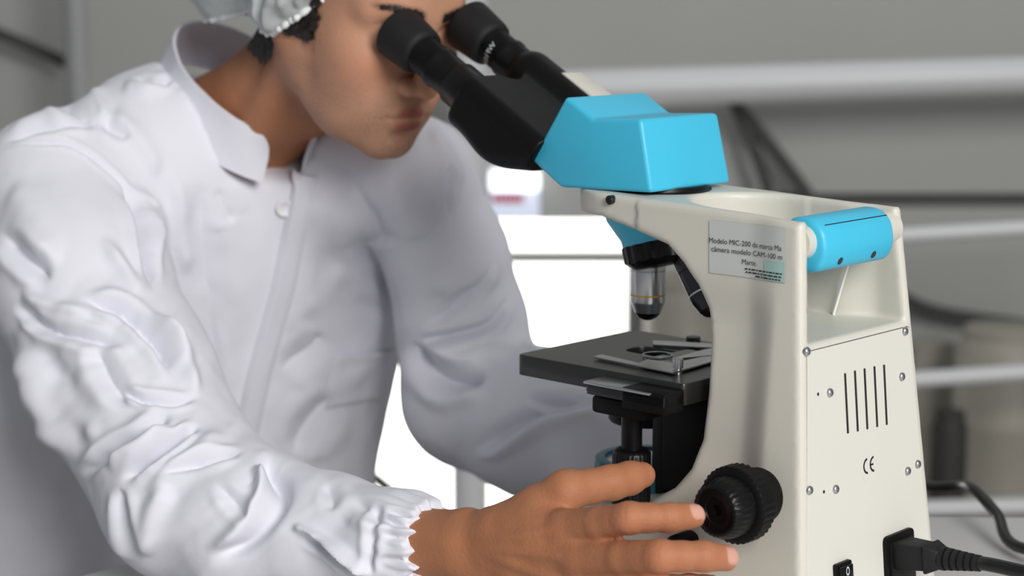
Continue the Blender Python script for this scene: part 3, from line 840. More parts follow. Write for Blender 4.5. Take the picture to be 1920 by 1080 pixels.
v, f = block(pc, d2, .0115, .0125, ud, sx, .025, .036, .62); v, f = bevel_mesh(v, f, .002, 3, 20); build('plug_grip', v, f, 'rubber', plug)
rp = []
t = .035; r = .0090
for i in range(5): rp += [(t, r), (t + .0032, r * .98), (t + .0034, r * .8), (t + .0052, r * .8)]; t += .0054; r *= .93
rp += [(t, r), (t + .004, r * .95)]
v, f = lathe(pc, d2, rp, 28); build('strain_relief', v, f, 'rubber', plug)
pe = pc + d2 * (t + .002)
def cpt(x, y, z): return on_z(x, y, z)
loop = [pe - d2 * .006, pe + d2 * .012, pe + d2 * .05 + np.array([0.004, 0, -.004]), pe + d2 * .10 + np.array([.03, 0, -.012]), pe + d2 * .125 + np.array([.10, .01, -.020]),
        pe + d2 * .085 + np.array([.19, .0, -.02])]
e0_ = on_z(1925, 1030, .012); e1_ = on_z(1868, 962, .022); e2_ = on_z(1825, 917, .030); e3_ = on_z(1800, 911, .022); e4_ = on_z(1740, 911, .008)
loop += [e0_, e1_, e2_, e3_, e4_, e4_ + np.array([.05, .06, -.004])]
v, f = tube(spline(loop, 8), .0052, 14); build('cord', v, f, 'cable', cab)

# ================================================================== THE PERSON
def skin_material():
    m, nt, b = new_mat('skin')
    N = nt.nodes; Lk = nt.links
    def attr(n):
        a = N.new('ShaderNodeAttribute'); a.attribute_name = n; return a.outputs['Fac']
    tc = N.new('ShaderNodeTexCoord')
    n1 = N.new('ShaderNodeTexNoise'); n1.inputs['Scale'].default_value = 28; n1.inputs['Detail'].default_value = 8; Lk.new(tc.outputs['Object'], n1.inputs['Vector'])
    c0 = N.new('ShaderNodeMixRGB'); c0.inputs['Color1'].default_value = rgb(186, 136, 108); c0.inputs['Color2'].default_value = rgb(200, 152, 124); Lk.new(n1.outputs['Fac'], c0.inputs['Fac'])
    n2 = N.new('ShaderNodeTexNoise'); n2.inputs['Scale'].default_value = 620; n2.inputs['Detail'].default_value = 2; Lk.new(tc.outputs['Object'], n2.inputs['Vector'])
    def mixin(prev, fac, col):
        mx = N.new('ShaderNodeMixRGB'); Lk.new(fac, mx.inputs['Fac']); Lk.new(prev, mx.inputs['Color1']); mx.inputs['Color2'].default_value = col; return mx.outputs['Color']
    c = mixin(c0.outputs['Color'], attr('tan'), rgb(172, 112, 76))  # brown tint: own tone of the hands, painted shade on the neck
    c = mixin(c, attr('flush'), rgb(198, 116, 92))
    mul = N.new('ShaderNodeMath'); mul.operation = 'MULTIPLY'; Lk.new(attr('beard'), mul.inputs[0])
    ramp = N.new('ShaderNodeMapRange'); ramp.inputs['From Min'].default_value = .35; ramp.inputs['From Max'].default_value = .6; ramp.inputs['To Min'].default_value = .45; ramp.inputs['To Max'].default_value = 1
    Lk.new(n2.outputs['Fac'], ramp.inputs['Value']); Lk.new(ramp.outputs['Result'], mul.inputs[1])
    c = mixin(c, mul.outputs[0], rgb(122, 98, 84))
    c = mixin(c, attr('lip'), rgb(146, 78, 68))
    c = mixin(c, attr('nail'), rgb(222, 172, 158))
    hs = N.new('ShaderNodeMath'); hs.operation = 'MULTIPLY'; hs.use_clamp = True; Lk.new(attr('hairline'), hs.inputs[0])
    r2 = N.new('ShaderNodeMapRange'); r2.inputs['From Min'].default_value = .3; r2.inputs['From Max'].default_value = .65; r2.inputs['To Min'].default_value = .7; r2.inputs['To Max'].default_value = 1.35; Lk.new(n2.outputs['Fac'], r2.inputs['Value']); Lk.new(r2.outputs['Result'], hs.inputs[1])
    c = mixin(c, hs.outputs[0], rgb(30, 22, 18))
    Lk.new(c, b.inputs['Base Color'])
    b.inputs['Roughness'].default_value = .6; b.inputs['Specular IOR Level'].default_value = .35
    b.inputs['Subsurface Weight'].default_value = .18; b.inputs['Subsurface Radius'].default_value = (1, .35, .2); b.inputs['Subsurface Scale'].default_value = .006
    bp = N.new('ShaderNodeBump'); bp.inputs['Strength'].default_value = .45; bp.inputs['Distance'].default_value = .0008
    n3 = N.new('ShaderNodeTexNoise'); n3.inputs['Scale'].default_value = 420; n3.inputs['Detail'].default_value = 4; Lk.new(tc.outputs['Object'], n3.inputs['Vector'])
    Lk.new(n3.outputs['Fac'], bp.inputs['Height']); Lk.new(bp.outputs['Normal'], b.inputs['Normal'])
skin_material()
def cloth_material(name, col, scale=900):
    m, nt, b = new_mat(name); N = nt.nodes; Lk = nt.links
    tc = N.new('ShaderNodeTexCoord')
    n1 = N.new('ShaderNodeTexNoise'); n1.inputs['Scale'].default_value = 9; n1.inputs['Detail'].default_value = 5; Lk.new(tc.outputs['Object'], n1.inputs['Vector'])
    mx = N.new('ShaderNodeMixRGB'); mx.inputs['Color1'].default_value = tuple(c * .97 for c in col[:3]) + (1,); mx.inputs['Color2'].default_value = col; Lk.new(n1.outputs['Fac'], mx.inputs['Fac'])
    Lk.new(mx.outputs['Color'], b.inputs['Base Color'])
    b.inputs['Roughness'].default_value = .85; b.inputs['Specular IOR Level'].default_value = .15
    b.inputs['Sheen Weight'].default_value = .08
    wv = N.new('ShaderNodeTexNoise'); wv.inputs['Scale'].default_value = scale; Lk.new(tc.outputs['Object'], wv.inputs['Vector'])
    bp = N.new('ShaderNodeBump'); bp.inputs['Strength'].default_value = .15; bp.inputs['Distance'].default_value = .0004
    Lk.new(wv.outputs['Fac'], bp.inputs['Height']); Lk.new(bp.outputs['Normal'], b.inputs['Normal'])
cloth_material('coat', rgb(227, 227, 236))
cloth_material('trousers', rgb(52, 56, 66))
mat('hair', rgb(26, 20, 17), .45, noise=300, var=.4, bump=(500, .6, .001))
mat('button', rgb(236, 236, 238), .25, noise=40, var=.02)
mat('eye_white', rgb(228, 222, 216), .15, noise=60, var=.03)
mat('iris', rgb(60, 40, 26), .1, noise=200, var=.3)
mat('shoe', rgb(30, 30, 32), .4, noise=50, var=.1)
mat('stool_seat', rgb(44, 44, 48), .5, noise=40, var=.1)
def cap_material():
    m, nt, b = new_mat('cap_fleece'); N = nt.nodes; Lk = nt.links
    b.inputs['Base Color'].default_value = rgb(222, 228, 228); b.inputs['Roughness'].default_value = .6; b.inputs['Specular IOR Level'].default_value = .3
    tc = N.new('ShaderNodeTexCoord'); n = N.new('ShaderNodeTexNoise'); n.inputs['Scale'].default_value = 160; n.inputs['Detail'].default_value = 4; Lk.new(tc.outputs['Object'], n.inputs['Vector'])
    tr = N.new('ShaderNodeBsdfTransparent'); tl = N.new('ShaderNodeBsdfTranslucent'); tl.inputs['Color'].default_value = rgb(225, 230, 230)
    m1 = N.new('ShaderNodeMixShader'); m1.inputs['Fac'].default_value = .3; Lk.new(b.outputs['BSDF'], m1.inputs[1]); Lk.new(tl.outputs['BSDF'], m1.inputs[2])
    m2 = N.new('ShaderNodeMixShader'); mr = N.new('ShaderNodeMapRange'); mr.inputs['From Min'].default_value = .3; mr.inputs['From Max'].default_value = .7; mr.inputs['To Min'].default_value = .02; mr.inputs['To Max'].default_value = .12
    Lk.new(n.outputs['Fac'], mr.inputs['Value']); Lk.new(mr.outputs['Result'], m2.inputs['Fac']); Lk.new(m1.outputs['Shader'], m2.inputs[1]); Lk.new(tr.outputs['BSDF'], m2.inputs[2])
    Lk.new(m2.outputs['Shader'], N['Material Output'].inputs['Surface'])
cap_material()
mat('cap_band', rgb(226, 230, 230), .6, noise=80, var=.04)

person = thing('person', 'person in a white lab coat and hair cap leaning over the microscope', 'person', W([(.08, .86, FLOOR)])[0])

# ---- head frame: x to the sitter's left, y backwards, z up, origin between the eyes
HT = math.radians(20); HY = math.radians(-4)
eR = on_b(727, 65, .035)
_fw = np.array([math.sin(HY), -math.cos(HY), 0]); _xl = np.array([math.cos(HY), math.sin(HY), 0])
_fh = _fw * math.cos(HT) + np.array([0, 0, -math.sin(HT)]); _uh = np.array([0, 0, math.cos(HT)]) + _fw * math.sin(HT)
HR = np.stack([_xl, -_fh, _uh])             # rows: head axes in modelling coordinates
HO = eR + _xl * .032
def h2m(q): return HO + np.asarray(q, float) @ HR
def m2h(p): return (p - HO) @ HR.T
NECK0 = np.array([.066, .722, .355])
neck_top = h2m((0, .100, -.045))
def sd_head(p):
    q = m2h(p); s = q.copy(); s[:, 0] = np.abs(s[:, 0])
    d = sd_ell(s, (0, .090, .035), (.073, .098, .090))
    d = smin(d, sd_ell(s, (0, .038, .045), (.060, .050, .052)), .03)
    d = smin(d, sd_ell(s, (0, .050, -.035), (.056, .056, .075)), .03)
    d = smin(d, sd_chain(s, [(.054, .082, -.030), (.052, .076, -.066), (.036, .038, -.093), (.013, .010, -.104)], [.014, .014, .014, .013]), .030)
    d = smin(d, sd_ell(s, (.0, .006, -.104), (.019, .015, .015)), .018)
    d = smin(d, sd_ell(s, (.041, .024, -.026), (.022, .024, .020)), .030)
    d = smin(d, sd_ell(s, (.034, .034, -.060), (.021, .030, .034)), .030)
    d = smin(d, sd_chain(s, [(.008, -.004, .021), (.028, -.003, .024), (.046, .012, .019)], [.010, .010, .009]), .016)
    d = smax(d, -sd_ell(s, (.032, -.015, .000), (.019, .016, .012)), .012)
    d = smin(d, sd_ell(s, (.032, .004, .000), (.0150, .0125, .0125)), .004)
    d = smin(d, sd_ell(s, (0, .008, -.070), (.033, .021, .026)), .022)
    d = smin(d, sd_chain(s, [(0, -.006, .012), (0, -.018, -.018), (0, -.030, -.040)], [.0075, .0085, .0095]), .014)
    d = smin(d, sd_ell(s, (.0125, -.017, -.0435), (.0085, .011, .0075)), .007)
    d = smax(d, -sd_ell(s, (.0065, -.023, -.0525), (.0035, .006, .004)), .003)
    # lips
    d = smin(d, sd_chain(s, [(.024, -.002, -.0725), (.010, -.0135, -.0690), (0, -.0155, -.0695)], [.0018, .0036, .0032]), .007)
    d = smin(d, sd_chain(s, [(.022, -.002, -.0755), (.009, -.0125, -.0800), (0, -.0145, -.0805)], [.0022, .0047, .0050]), .007)
    d = smax(d, -sd_chain(s, [(.027, -.004, -.0738), (.012, -.018, -.0742), (0, -.022, -.0742)], [.0008, .0012, .0012]), .0025)
    d = smax(d, -sd_ell(s, (0, -.016, -.0925), (.016, .007, .004)), .006)
    # ear
    e = sd_ell(s, (.074, .098, -.006), (.010, .019, .033))
    e = smax(e, -sd_ell(s, (.084, .094, -.004), (.009, .011, .022)), .004)
    d = smin(d, e, .006)
    return d
def sd_neck(p):
    d = sd_chain(p, [neck_top, (neck_top + NECK0) / 2 + np.array([0, .004, -.004]), NECK0], [.056, .053, .055])
    st = []
    for s in (-1, 1):   # sternomastoid cords
        d = smin(d, sd_chain(p, [h2m((s * .060, .090, -.045)), NECK0 + np.array([s * .014, -.034, -.040])], [.014, .011]), .018)
    return d
def mirror_b(p): q = np.array(p, float); q[0] = 2 * BC - q[0]; return q

# ---- hands: joints measured for the right hand; the left one mirrors it on the far knob
HJ = dict(
    elbow=Pd(330, 965, 1.47), fore=Pd(640, 1020, 1.385), wrist=Pd(868, 1022, 1.300),
    i=[Pd(1062, 990, 1.232), Pd(1178, 971, 1.190), Pd(1254, 971, 1.192), Pd(1300, 967, 1.203)],
    m=[Pd(1086, 1046, 1.218), Pd(1238, 1044, 1.165), Pd(1318, 1043, 1.168), Pd(1361, 1046, 1.181)],
    r=[Pd(1078, 1098, 1.224), Pd(1224, 1104, 1.168), Pd(1294, 1100, 1.172), Pd(1334, 1099, 1.186)],
    p=[Pd(1052, 1142, 1.240), Pd(1160, 1156, 1.192), Pd(1216, 1152, 1.196), Pd(1256, 1150, 1.206)],
    t=[Pd(945, 1000, 1.278), Pd(1062, 920, 1.262), Pd(1146, 905, 1.278), Pd(1204, 891, 1.297)])
def sd_hand(p, J):
    w = J['wrist']
    d = sd_chain(p, [J['elbow'], J['fore'], w * .75 + J['fore'] * .25, w], [.032, .031, .0275, .0262])
    # flatten of the wrist is left to the blend; metacarpals
    kn = dict(i=.0125, m=.0125, r=.0118, p=.0108)
    cb = {k: w + (J[k][0] - w) * .12 + (J[k][0] - J['m'][0]) * .30 for k in 'imrp'}
    for k in 'imrp':
        d = smin(d, sd_chain(p, [cb[k], J[k][0]], [.0165, kn[k]]), .012)
    pm = (J['i'][0] + J['p'][0]) / 2 * .5 + w * .5
    d = smin(d, sd_chain(p, [(J['i'][0] * .6 + w * .4), (J['p'][0] * .6 + w * .4)], [.0135, .0125]), .014)
    th = J['t']
    d = smin(d, sd_chain(p, [th[0], th[1]], [.0200, .0145]), .014)
    web = sd_chain(p, [th[0] * .45 + th[1] * .55, J['i'][0] * .75 + w * .25], [.0105, .0105])
    d = smin(d, web, .016)
    for k, R4 in (('i', (.0130, .0110, .0100, .0088)), ('m', (.0132, .0112, .0101, .0090)), ('r', (.0118, .0098, .0088, .0078)), ('p', (.0108, .0088, .0078, .0070))):
        j = J[k]; mid1 = j[0] * .45 + j[1] * .55
        f = sd_chain(p, [j[0], mid1, j[1], (j[1] + j[2]) / 2, j[2], j[3]], [R4[0], (R4[0] + R4[1]) / 2 * .93, R4[1], (R4[1] + R4[2]) / 2 * .95, R4[2], R4[3]], .003)
        d = smin(d, f, .005)
    f = sd_chain(p, [th[1], (th[1] + th[2]) / 2, th[2], (th[2] * .4 + th[3] * .6), th[3]], [.0142, .0126, .0130, .0124, .0098], .003)
    d = smin(d, f, .007)
    return d
HJL = {k: ([mirror_b(x) for x in v] if isinstance(v, list) else mirror_b(v)) for k, v in HJ.items()}
for k_ in list(HJL):
    sh_ = np.array([-.012, .062, .0])
    HJL[k_] = [x + sh_ for x in HJL[k_]] if isinstance(HJL[k_], list) else HJL[k_] + sh_
EL_L = Pd(912, 745, 1.83)
HJL['elbow'] = EL_L; HJL['fore'] = EL_L * .45 + HJL['wrist'] * .55
CHEST = [(.07, .77, .24), (.075, .80, .10)]
def sd_skin_upper(p):
    d = smin(sd_head(p), sd_neck(p), .018)
    return smin(d, sd_chain(p, [NECK0, CHEST[0]], [.050, .070]), .03)
lo, hi = np.array([-.06, .36, .18]), np.array([.20, .90, .70])
VH, QH = surface_net(sd_skin_upper, lo, hi, .0028)
VR, QR = surface_net(lambda p: sd_hand(p, HJ), np.min([HJ['elbow'], HJ['i'][3], HJ['p'][1], HJ['p'][3], HJ['r'][3], HJ['t'][3]], 0) - .05, np.max([HJ['elbow'], HJ['i'][3], HJ['m'][1], HJ['t'][3], HJ['t'][1]], 0) + .05, .0019)
VL, QL = surface_net(lambda p: sd_hand(p, HJL), np.min([HJL['elbow'], HJL['i'][3], HJL['m'][1], HJL['p'][1], HJL['t'][3], HJL['p'][0]], 0) - .05, np.max([HJL['elbow'], HJL['i'][3], HJL['p'][3], HJL['t'][3], HJL['r'][1], HJL['t'][1]], 0) + .05, .0032)
# colour masks
def face_masks(V):
    q = m2h(V); s = q.copy(); s[:, 0] = np.abs(s[:, 0])
    lipd = np.minimum(sd_chain(s, [(.023, -.002, -.0725), (.010, -.0135, -.0692), (0, -.0155, -.0695)], [.0012, .0034, .0030]),
                      sd_chain(s, [(.022, -.002, -.0755), (.009, -.0125, -.0800), (0, -.0145, -.0805)], [.0014, .0044, .0048]))
    lip = sstep(.0032, .0004, lipd) * (q[:, 1] < .03)
    jaw = sstep(-.040, -.062, q[:, 2] - .35 * np.clip(q[:, 1] - .03, 0, .06)) * sstep(.112, .09, q[:, 1]) * sstep(-.142, -.11, q[:, 2])
    jaw = np.maximum(jaw, sstep(.020, .036, s[:, 0]) * sstep(.045, .065, q[:, 1]) * sstep(.105, .09, q[:, 1]) * sstep(.005, -.02, q[:, 2]) * sstep(-.14, -.11, q[:, 2]))
    up = sstep(-.054, -.060, q[:, 2]) * (q[:, 1] < .03)
    beard = np.clip(jaw, 0, 1) * .55 * (1 - lip)
    beard *= 1 - .55 * np.exp(-(((s[:, 0] - .036) / .018) ** 2 + ((q[:, 2] + .055) / .016) ** 2)) * (q[:, 1] < .06)
    beard *= .8 + .3 * vnoise(V, 60, 3)
    flush = .25 * np.exp(-(((s[:, 0] - .045) / .02) ** 2 + ((q[:, 2] + .032) / .02) ** 2)) + .15 * np.exp(-((q[:, 2] + .045) / .012) ** 2 - (q[:, 0] / .015) ** 2)
    return lip, np.clip(beard, 0, 1), flush
def hand_masks(V, J):
    fl = np.zeros(len(V)); nail = np.zeros(len(V))
    for k in 'imrp':
        for jn, a_ in ((0, .14), (1, .24), (2, .14), (3, .16)):
            fl = np.maximum(fl, a_ * np.exp(-(np.linalg.norm(V - J[k][jn], axis=1) / .017) ** 2))
    fl = np.maximum(fl, .18 * np.exp(-(np.linalg.norm(V - J['t'][3], axis=1) / .02) ** 2))
    return fl, nail
def nail_dir(J, k, toward):
    d = J[k][3] - J[k][2]; d = d / np.linalg.norm(d); u = np.asarray(toward, float); u = u - d * (u @ d); return d, u / np.linalg.norm(u)
lip, beard, flushH = face_masks(VH)
flR, nlR = hand_masks(VR, HJ); flL, nlL = hand_masks(VL, HJL)
cam_loc = to_loc(_C)
# fingernails and knuckle creases of the right hand, pressed into the surface
nR = vert_normals(VR, QR)
toward_cam = cam_loc - HJ['i'][2]; toward_cam /= np.linalg.norm(toward_cam)
for k, tw, ln, wd_n in (('i', toward_cam + np.array([0, .35, .15]), .0085, .0062), ('m', toward_cam + np.array([0, .3, .1]), .0088, .0064), ('r', toward_cam, .0085, .006), ('p', toward_cam, .007, .005), ('t', np.array([1.0, .5, .15]), .010, .0078)):
    d_, u_ = nail_dir(HJ, k, tw); s_ = np.cross(d_, u_)
    c_ = HJ[k][3] + d_ * .0012
    q = VR - c_; x = q @ s_ / wd_n; y = q @ d_ / ln; up_ = q @ u_
    m_ = (up_ > .0015) * sstep(1.12, .92, np.sqrt(np.abs(x) ** 3 + np.abs(y) ** 3 + 1e-9))
    rim = (up_ > .0012) * np.exp(-((np.sqrt(np.abs(x) ** 3 + np.abs(y) ** 3 + 1e-9) - 1.1) / .13) ** 2)
    VR = VR + nR * (m_ * -.0002 - rim * .0005)[:, None]
    nlR = np.maximum(nlR, m_ * .75)
for k in 'imr':
    for jn, off in ((1, (-.0032, 0, .0032)), (2, (-.0014, .0014))):
        j = HJ[k][jn]; d_ = HJ[k][jn + 1] - HJ[k][jn - 1]; d_ /= np.linalg.norm(d_)
        q = VR - j; near = np.exp(-(np.linalg.norm(q, axis=1) / .013) ** 4) * sstep(.0, .5, nR @ toward_cam)
        for o_ in off: VR = VR - nR * (near * .0008 * np.exp(-((q @ d_ - o_) / .0009) ** 2))[:, None]
# tendons on the back of the hand and veins of the wrist
for k in 'imr':
    a_, b_ = HJ['wrist'], HJ[k][0]
    t_ = np.clip(((VR - a_) @ (b_ - a_)) / ((b_ - a_) @ (b_ - a_)), 0, 1); dd = VR - a_ - t_[:, None] * (b_ - a_)
    s_ = np.cross((b_ - a_) / np.linalg.norm(b_ - a_), toward_cam); s_ /= np.linalg.norm(s_)
    VR = VR + nR * (.0018 * np.exp(-((dd @ s_) / .0035) ** 2) * sstep(.3, .6, t_) * sstep(1.0, .9, t_) * sstep(.1, .5, nR @ toward_cam))[:, None]
VR = VR + nR * (vnoise(VR, 90, 5) * .0004)[:, None]
nv = [len(VH), len(VR), len(VL)]
def as_tri(Q): return Q
Vall = np.concatenate([VH, VR, VL]); Qall = np.concatenate([QH, QR + nv[0], QL + nv[0] + nv[1]])
body = big_build('body', W(Vall), Qall, 'skin', person, 180)
def set_attr(o, name, arr):
    a = o.data.attributes.new(name, 'FLOAT', 'POINT'); a.data.foreach_set('value', np.asarray(arr, dtype=np.float32))
z1, z2 = np.zeros(nv[1]), np.zeros(nv[2])
set_attr(body, 'lip', np.concatenate([lip, z1, z2])); set_attr(body, 'beard', np.concatenate([beard, z1, z2]))
set_attr(body, 'flush', np.concatenate([flushH, flR, flL])); set_attr(body, 'nail', np.concatenate([np.zeros(nv[0]), nlR, nlL]))
# eyes
for s in (-1, 1):
    c = h2m((s * .032, .0045, .000)); v, f = lathe(c, _fh, [(-.004 + .0127 * math.sin(t), .0127 * math.cos(t)) for t in np.linspace(-1.4, 1.5, 14)], 24)
    ey = build('eye', v, f, 'eye_white', person)
    v, f = lathe(c + _fh * -.004, _fh, [(.0112, .0058), (.0124, .0045), (.0129, .001)], 20); build('iris', v, f, 'iris', ey)
# hair: shells grown from the skin
def shell(name, V, Q, mask, th, mtl, parent, rough=0, seed=1):
    N_ = vert_normals(V, Q); fm = mask[Q].min(1) > .02
    q = Q[fm]; us, inv = np.unique(q, return_inverse=True); q = inv.reshape(-1, 4)
    m = mask[us]; P0 = V[us]; n_ = N_[us]
    disp = th * m + rough * m * vnoise(P0, 420, seed)
    top = P0 + n_ * disp[:, None]
    return build_big_local(name, top, q, mtl, parent)
def build_big_local(name, V, Q, mtl, parent): return big_build(name, W(V), Q, mtl, parent, 180)
qh = m2h(VH); ah = np.abs(qh[:, 0])
nz = vnoise(VH, 140, 4) * .004 + vnoise(VH, 300, 7) * .003
nape = sstep(.080, .135, qh[:, 1] + nz) * sstep(-.105, -.045, qh[:, 2] + nz)
side = sstep(.050, .060, ah) * sstep(.050, .060, qh[:, 1] - .15 * qh[:, 2] + nz) * sstep(.090, .082, qh[:, 1]) * sstep(-.040, -.022, qh[:, 2] + nz)
scalp = sstep(.050, .062, qh[:, 2] + nz) * sstep(-.02, .0, qh[:, 1] + 1.2 * (qh[:, 2] - .05))
hairm = np.clip(np.maximum(np.maximum(nape, side), scalp), 0, 1)
bt = np.clip((ah - .010) / .044, 0, 1)
bz = .0205 + .0065 * np.sin(bt * 2.2); bw = .0068 * (1 - .5 * bt)
browm = sstep(1.25, .4, np.abs(qh[:, 2] - bz + nz * .3) / bw) * sstep(.006, .015, ah) * sstep(.057, .046, ah) * (qh[:, 1] < .04)
set_attr(body, 'hairline', np.concatenate([np.maximum(hairm, browm * .9), z1, z2]))
neck_shade = .75 * sstep(.060, .105, qh[:, 1]) * sstep(.02, -.04, qh[:, 2]) + .6 * sstep(-.11, -.13, qh[:, 2])  # shade of the head on neck and behind the jaw, painted into the skin
set_attr(body, 'tan', np.concatenate([np.clip(neck_shade, 0, .8), z1 + .85, z2 + .85]))
shell('hair', VH, QH, np.clip(hairm * 1.6 - .6, 0, 1), .0040, 'hair', person, .0025)
shell('eyebrows', VH, QH, np.clip(browm * 1.5 - .5, 0, 1), .0012, 'hair', person, .0008, 9)

# ---- lab coat
SLR = [Pd(104, 372, 1.69), Pd(145, 520, 1.63), Pd(226, 705, 1.575), Pd(352, 925, 1.48), Pd(470, 985, 1.435), Pd(620, 1012, 1.395), Pd(735, 1026, 1.352), Pd(806, 1025, 1.322)]
RRR = [.077, .080, .080, .071, .062, .050, .041, .0345]
SLL = [Pd(775, 335, 1.80), Pd(838, 480, 1.82), Pd(866, 610, 1.83), Pd(886, 745, 1.82), Pd(1005, 794, 1.76), Pd(1150, 806, 1.69)]
wl = HJL['wrist'] * .8 + HJL['fore'] * .2
SLL.append(wl); RRL = [.060, .060, .064, .070, .071, .066, .034]
TZ = [-.40, -.28, -.15, 0., .10, .20, .28, .34, .40]
TCB = [.10, .10, .100, .100, .098, .092, .080, .07, .068]
TCA = [.95, .93, .905, .868, .833, .797, .765, .745, .735]
TW = [.245, .240, .238, .238, .240, .238, .208, .150, .08]
TD = [.170, .160, .148, .136, .132, .130, .122, .100, .070]
YAW = math.radians(16)
cy_, sy_ = math.cos(YAW), math.sin(YAW)
_zf = np.linspace(-.6, .6, 601); _kz = np.exp(-.5 * (np.arange(-40, 41) / 13.0) ** 2); _kz /= _kz.sum()
def _smooth_tab(t): return np.convolve(np.pad(np.interp(_zf, TZ, t), 40, mode='edge'), _kz, mode='valid')
_TB, _TA, _TWD, _TDD = [_smooth_tab(t) for t in (TCB, TCA, TW, TD)]
def sd_torso(p):
    z = p[:, 2]; cb = np.interp(z, _zf, _TB); ca = np.interp(z, _zf, _TA); w = np.interp(z, _zf, _TWD); dd = np.interp(z, _zf, _TDD)
    x = p[:, 0] - cb; y = p[:, 1] - ca
    u = x * cy_ - y * sy_; v = x * sy_ + y * cy_
    k = 2.3
    n = (np.abs(u / w) ** k + np.abs(v / dd) ** k + 1e-9) ** (1 / k)
    d = (n - 1) * np.minimum(w, dd) * .85
    d = smax(d, np.maximum(z - .40, -.338 - z), .02)
    return d
SHR, SHL = SLR[0], SLL[0]
def sd_shoulders(p):
    nb0 = np.array([.068, .742, .336])
    d = sd_chain(p, [nb0 + [-.03, .01, .01], SHR + np.array([.01, 0, .004])], [.083, .072])
    d = smin(d, sd_chain(p, [nb0 + [.03, 0, 0], SHL + np.array([-.01, 0, .0])], [.075, .062]), .03)
    return d
def sd_sleeveR(p): return sd_chain(p, SLR, RRR, .02)
def sd_sleeveL(p): return sd_chain(p, SLL, RRL, .02)
cuff_ax = SLR[-1] - SLR[-2]; cuff_ax /= np.linalg.norm(cuff_ax)
cut_n = cuff_ax + .55 * np.array([.682, -.731, 0]); cut_n /= np.linalg.norm(cut_n)
def sd_forearm(p): return sd_chain(p, [HJ['fore'], HJ['wrist'] * .75 + HJ['fore'] * .25, HJ['wrist']], [.036, .0275, .0262])
CFR = on_b(550, 322, .066); CBK = np.array([.066, .790, .432])      # front and back of the neckline
CN0 = (CFR + CBK) / 2; cf = (CFR - CBK) / np.linalg.norm(CFR - CBK); CRA = np.linalg.norm(CFR - CBK) / 2; CRB = .073
collar_n = np.array([0, cf[2], -cf[1]]); collar_n *= np.sign(collar_n[2])
def sd_coat(p):
    d = smin(sd_torso(p), sd_shoulders(p), .035)
    sr = sd_sleeveR(p)
    q = p - SLR[-1]
    sr = smax(sr, q @ cut_n - .002, .002)
    d = smin(d, sr, .022)
    sl = smax(sd_sleeveL(p), (p - wl) @ ((HJL['wrist'] - HJL['fore']) / np.linalg.norm(HJL['wrist'] - HJL['fore'])) - .004, .002)
    d = smin(d, sl, .02)
    # neck opening, and hollow cuff
    q = p - CN0
    ax_ = q @ collar_n; lx = q[:, 0]; ly = q @ cf
    hole = (np.sqrt((lx / CRB) ** 2 + (ly / CRA) ** 2) - .93) * .075
    d = smax(d, -smax(hole, -.020 - ax_, .004), .009)
    return d
VC, QC = surface_net(sd_coat, (-.36, .16, -.42), (.42, 1.16, .47), .0078)
VC, QC = subdivide(VC, QC); VC = smooth_mesh(VC, QC, 2, .5); VC, QC = subdivide(VC, QC); VC = smooth_mesh(VC, QC, 1, .5)
near_cam = None
NC = vert_normals(VC, QC)
dT = np.minimum(sd_torso(VC), sd_shoulders(VC)); dR = sd_sleeveR(VC); dL = sd_sleeveL(VC)
idR = dR < np.minimum(dT, dL); idL = (dL < np.minimum(dT, dR)); idT = ~(idR | idL)
# finer mesh where the photograph looks closest: refine camera-facing quads once more
vd = VC - cam_loc; vd /= np.linalg.norm(vd, axis=1)[:, None]
face = -(NC * vd).sum(1)
px_, py_, _ = to_px(VC)
px_ = px_ + 7 * vnoise(VC, 22, 11) + 2.5 * vnoise(VC, 60, 12); py_ = py_ + 7 * vnoise(VC, 22, 13) + 2.5 * vnoise(VC, 60, 14)
modu = 1 + .35 * vnoise(VC, 28, 15)
wR = sstep(.004, -.004, dR - np.minimum(dT, dL) - .004); wL = sstep(.004, -.004, dL - np.minimum(dT, dR) - .004); wT = sstep(.004, -.004, dT - np.minimum(dR, dL) - .004)
wall = np.ones(len(VC))
fw_ = sstep(-.05, .35, face)
def poly_dist(px, py, pts):
    P_ = np.array([p for p in spline([np.array([a, b], float) for a, b in pts], 6)])
    best = np.full(px.shape, 1e9); sd = np.zeros(px.shape); tt = np.zeros(px.shape); n = len(P_) - 1
    for i in range(n):
        a = P_[i]; e = P_[i + 1] - a; L2 = e @ e + 1e-9
        t = np.clip(((px - a[0]) * e[0] + (py - a[1]) * e[1]) / L2, 0, 1)
        dx = px - a[0] - e[0] * t; dy = py - a[1] - e[1] * t; d = np.hypot(dx, dy)
        m = d < best
        cr = e[0] * dy - e[1] * dx
        best = np.where(m, d, best); sd = np.where(m, np.sign(cr) * d, sd); tt = np.where(m, (i + t) / n, tt)
    return best, sd, tt
DISP = np.zeros(len(VC))
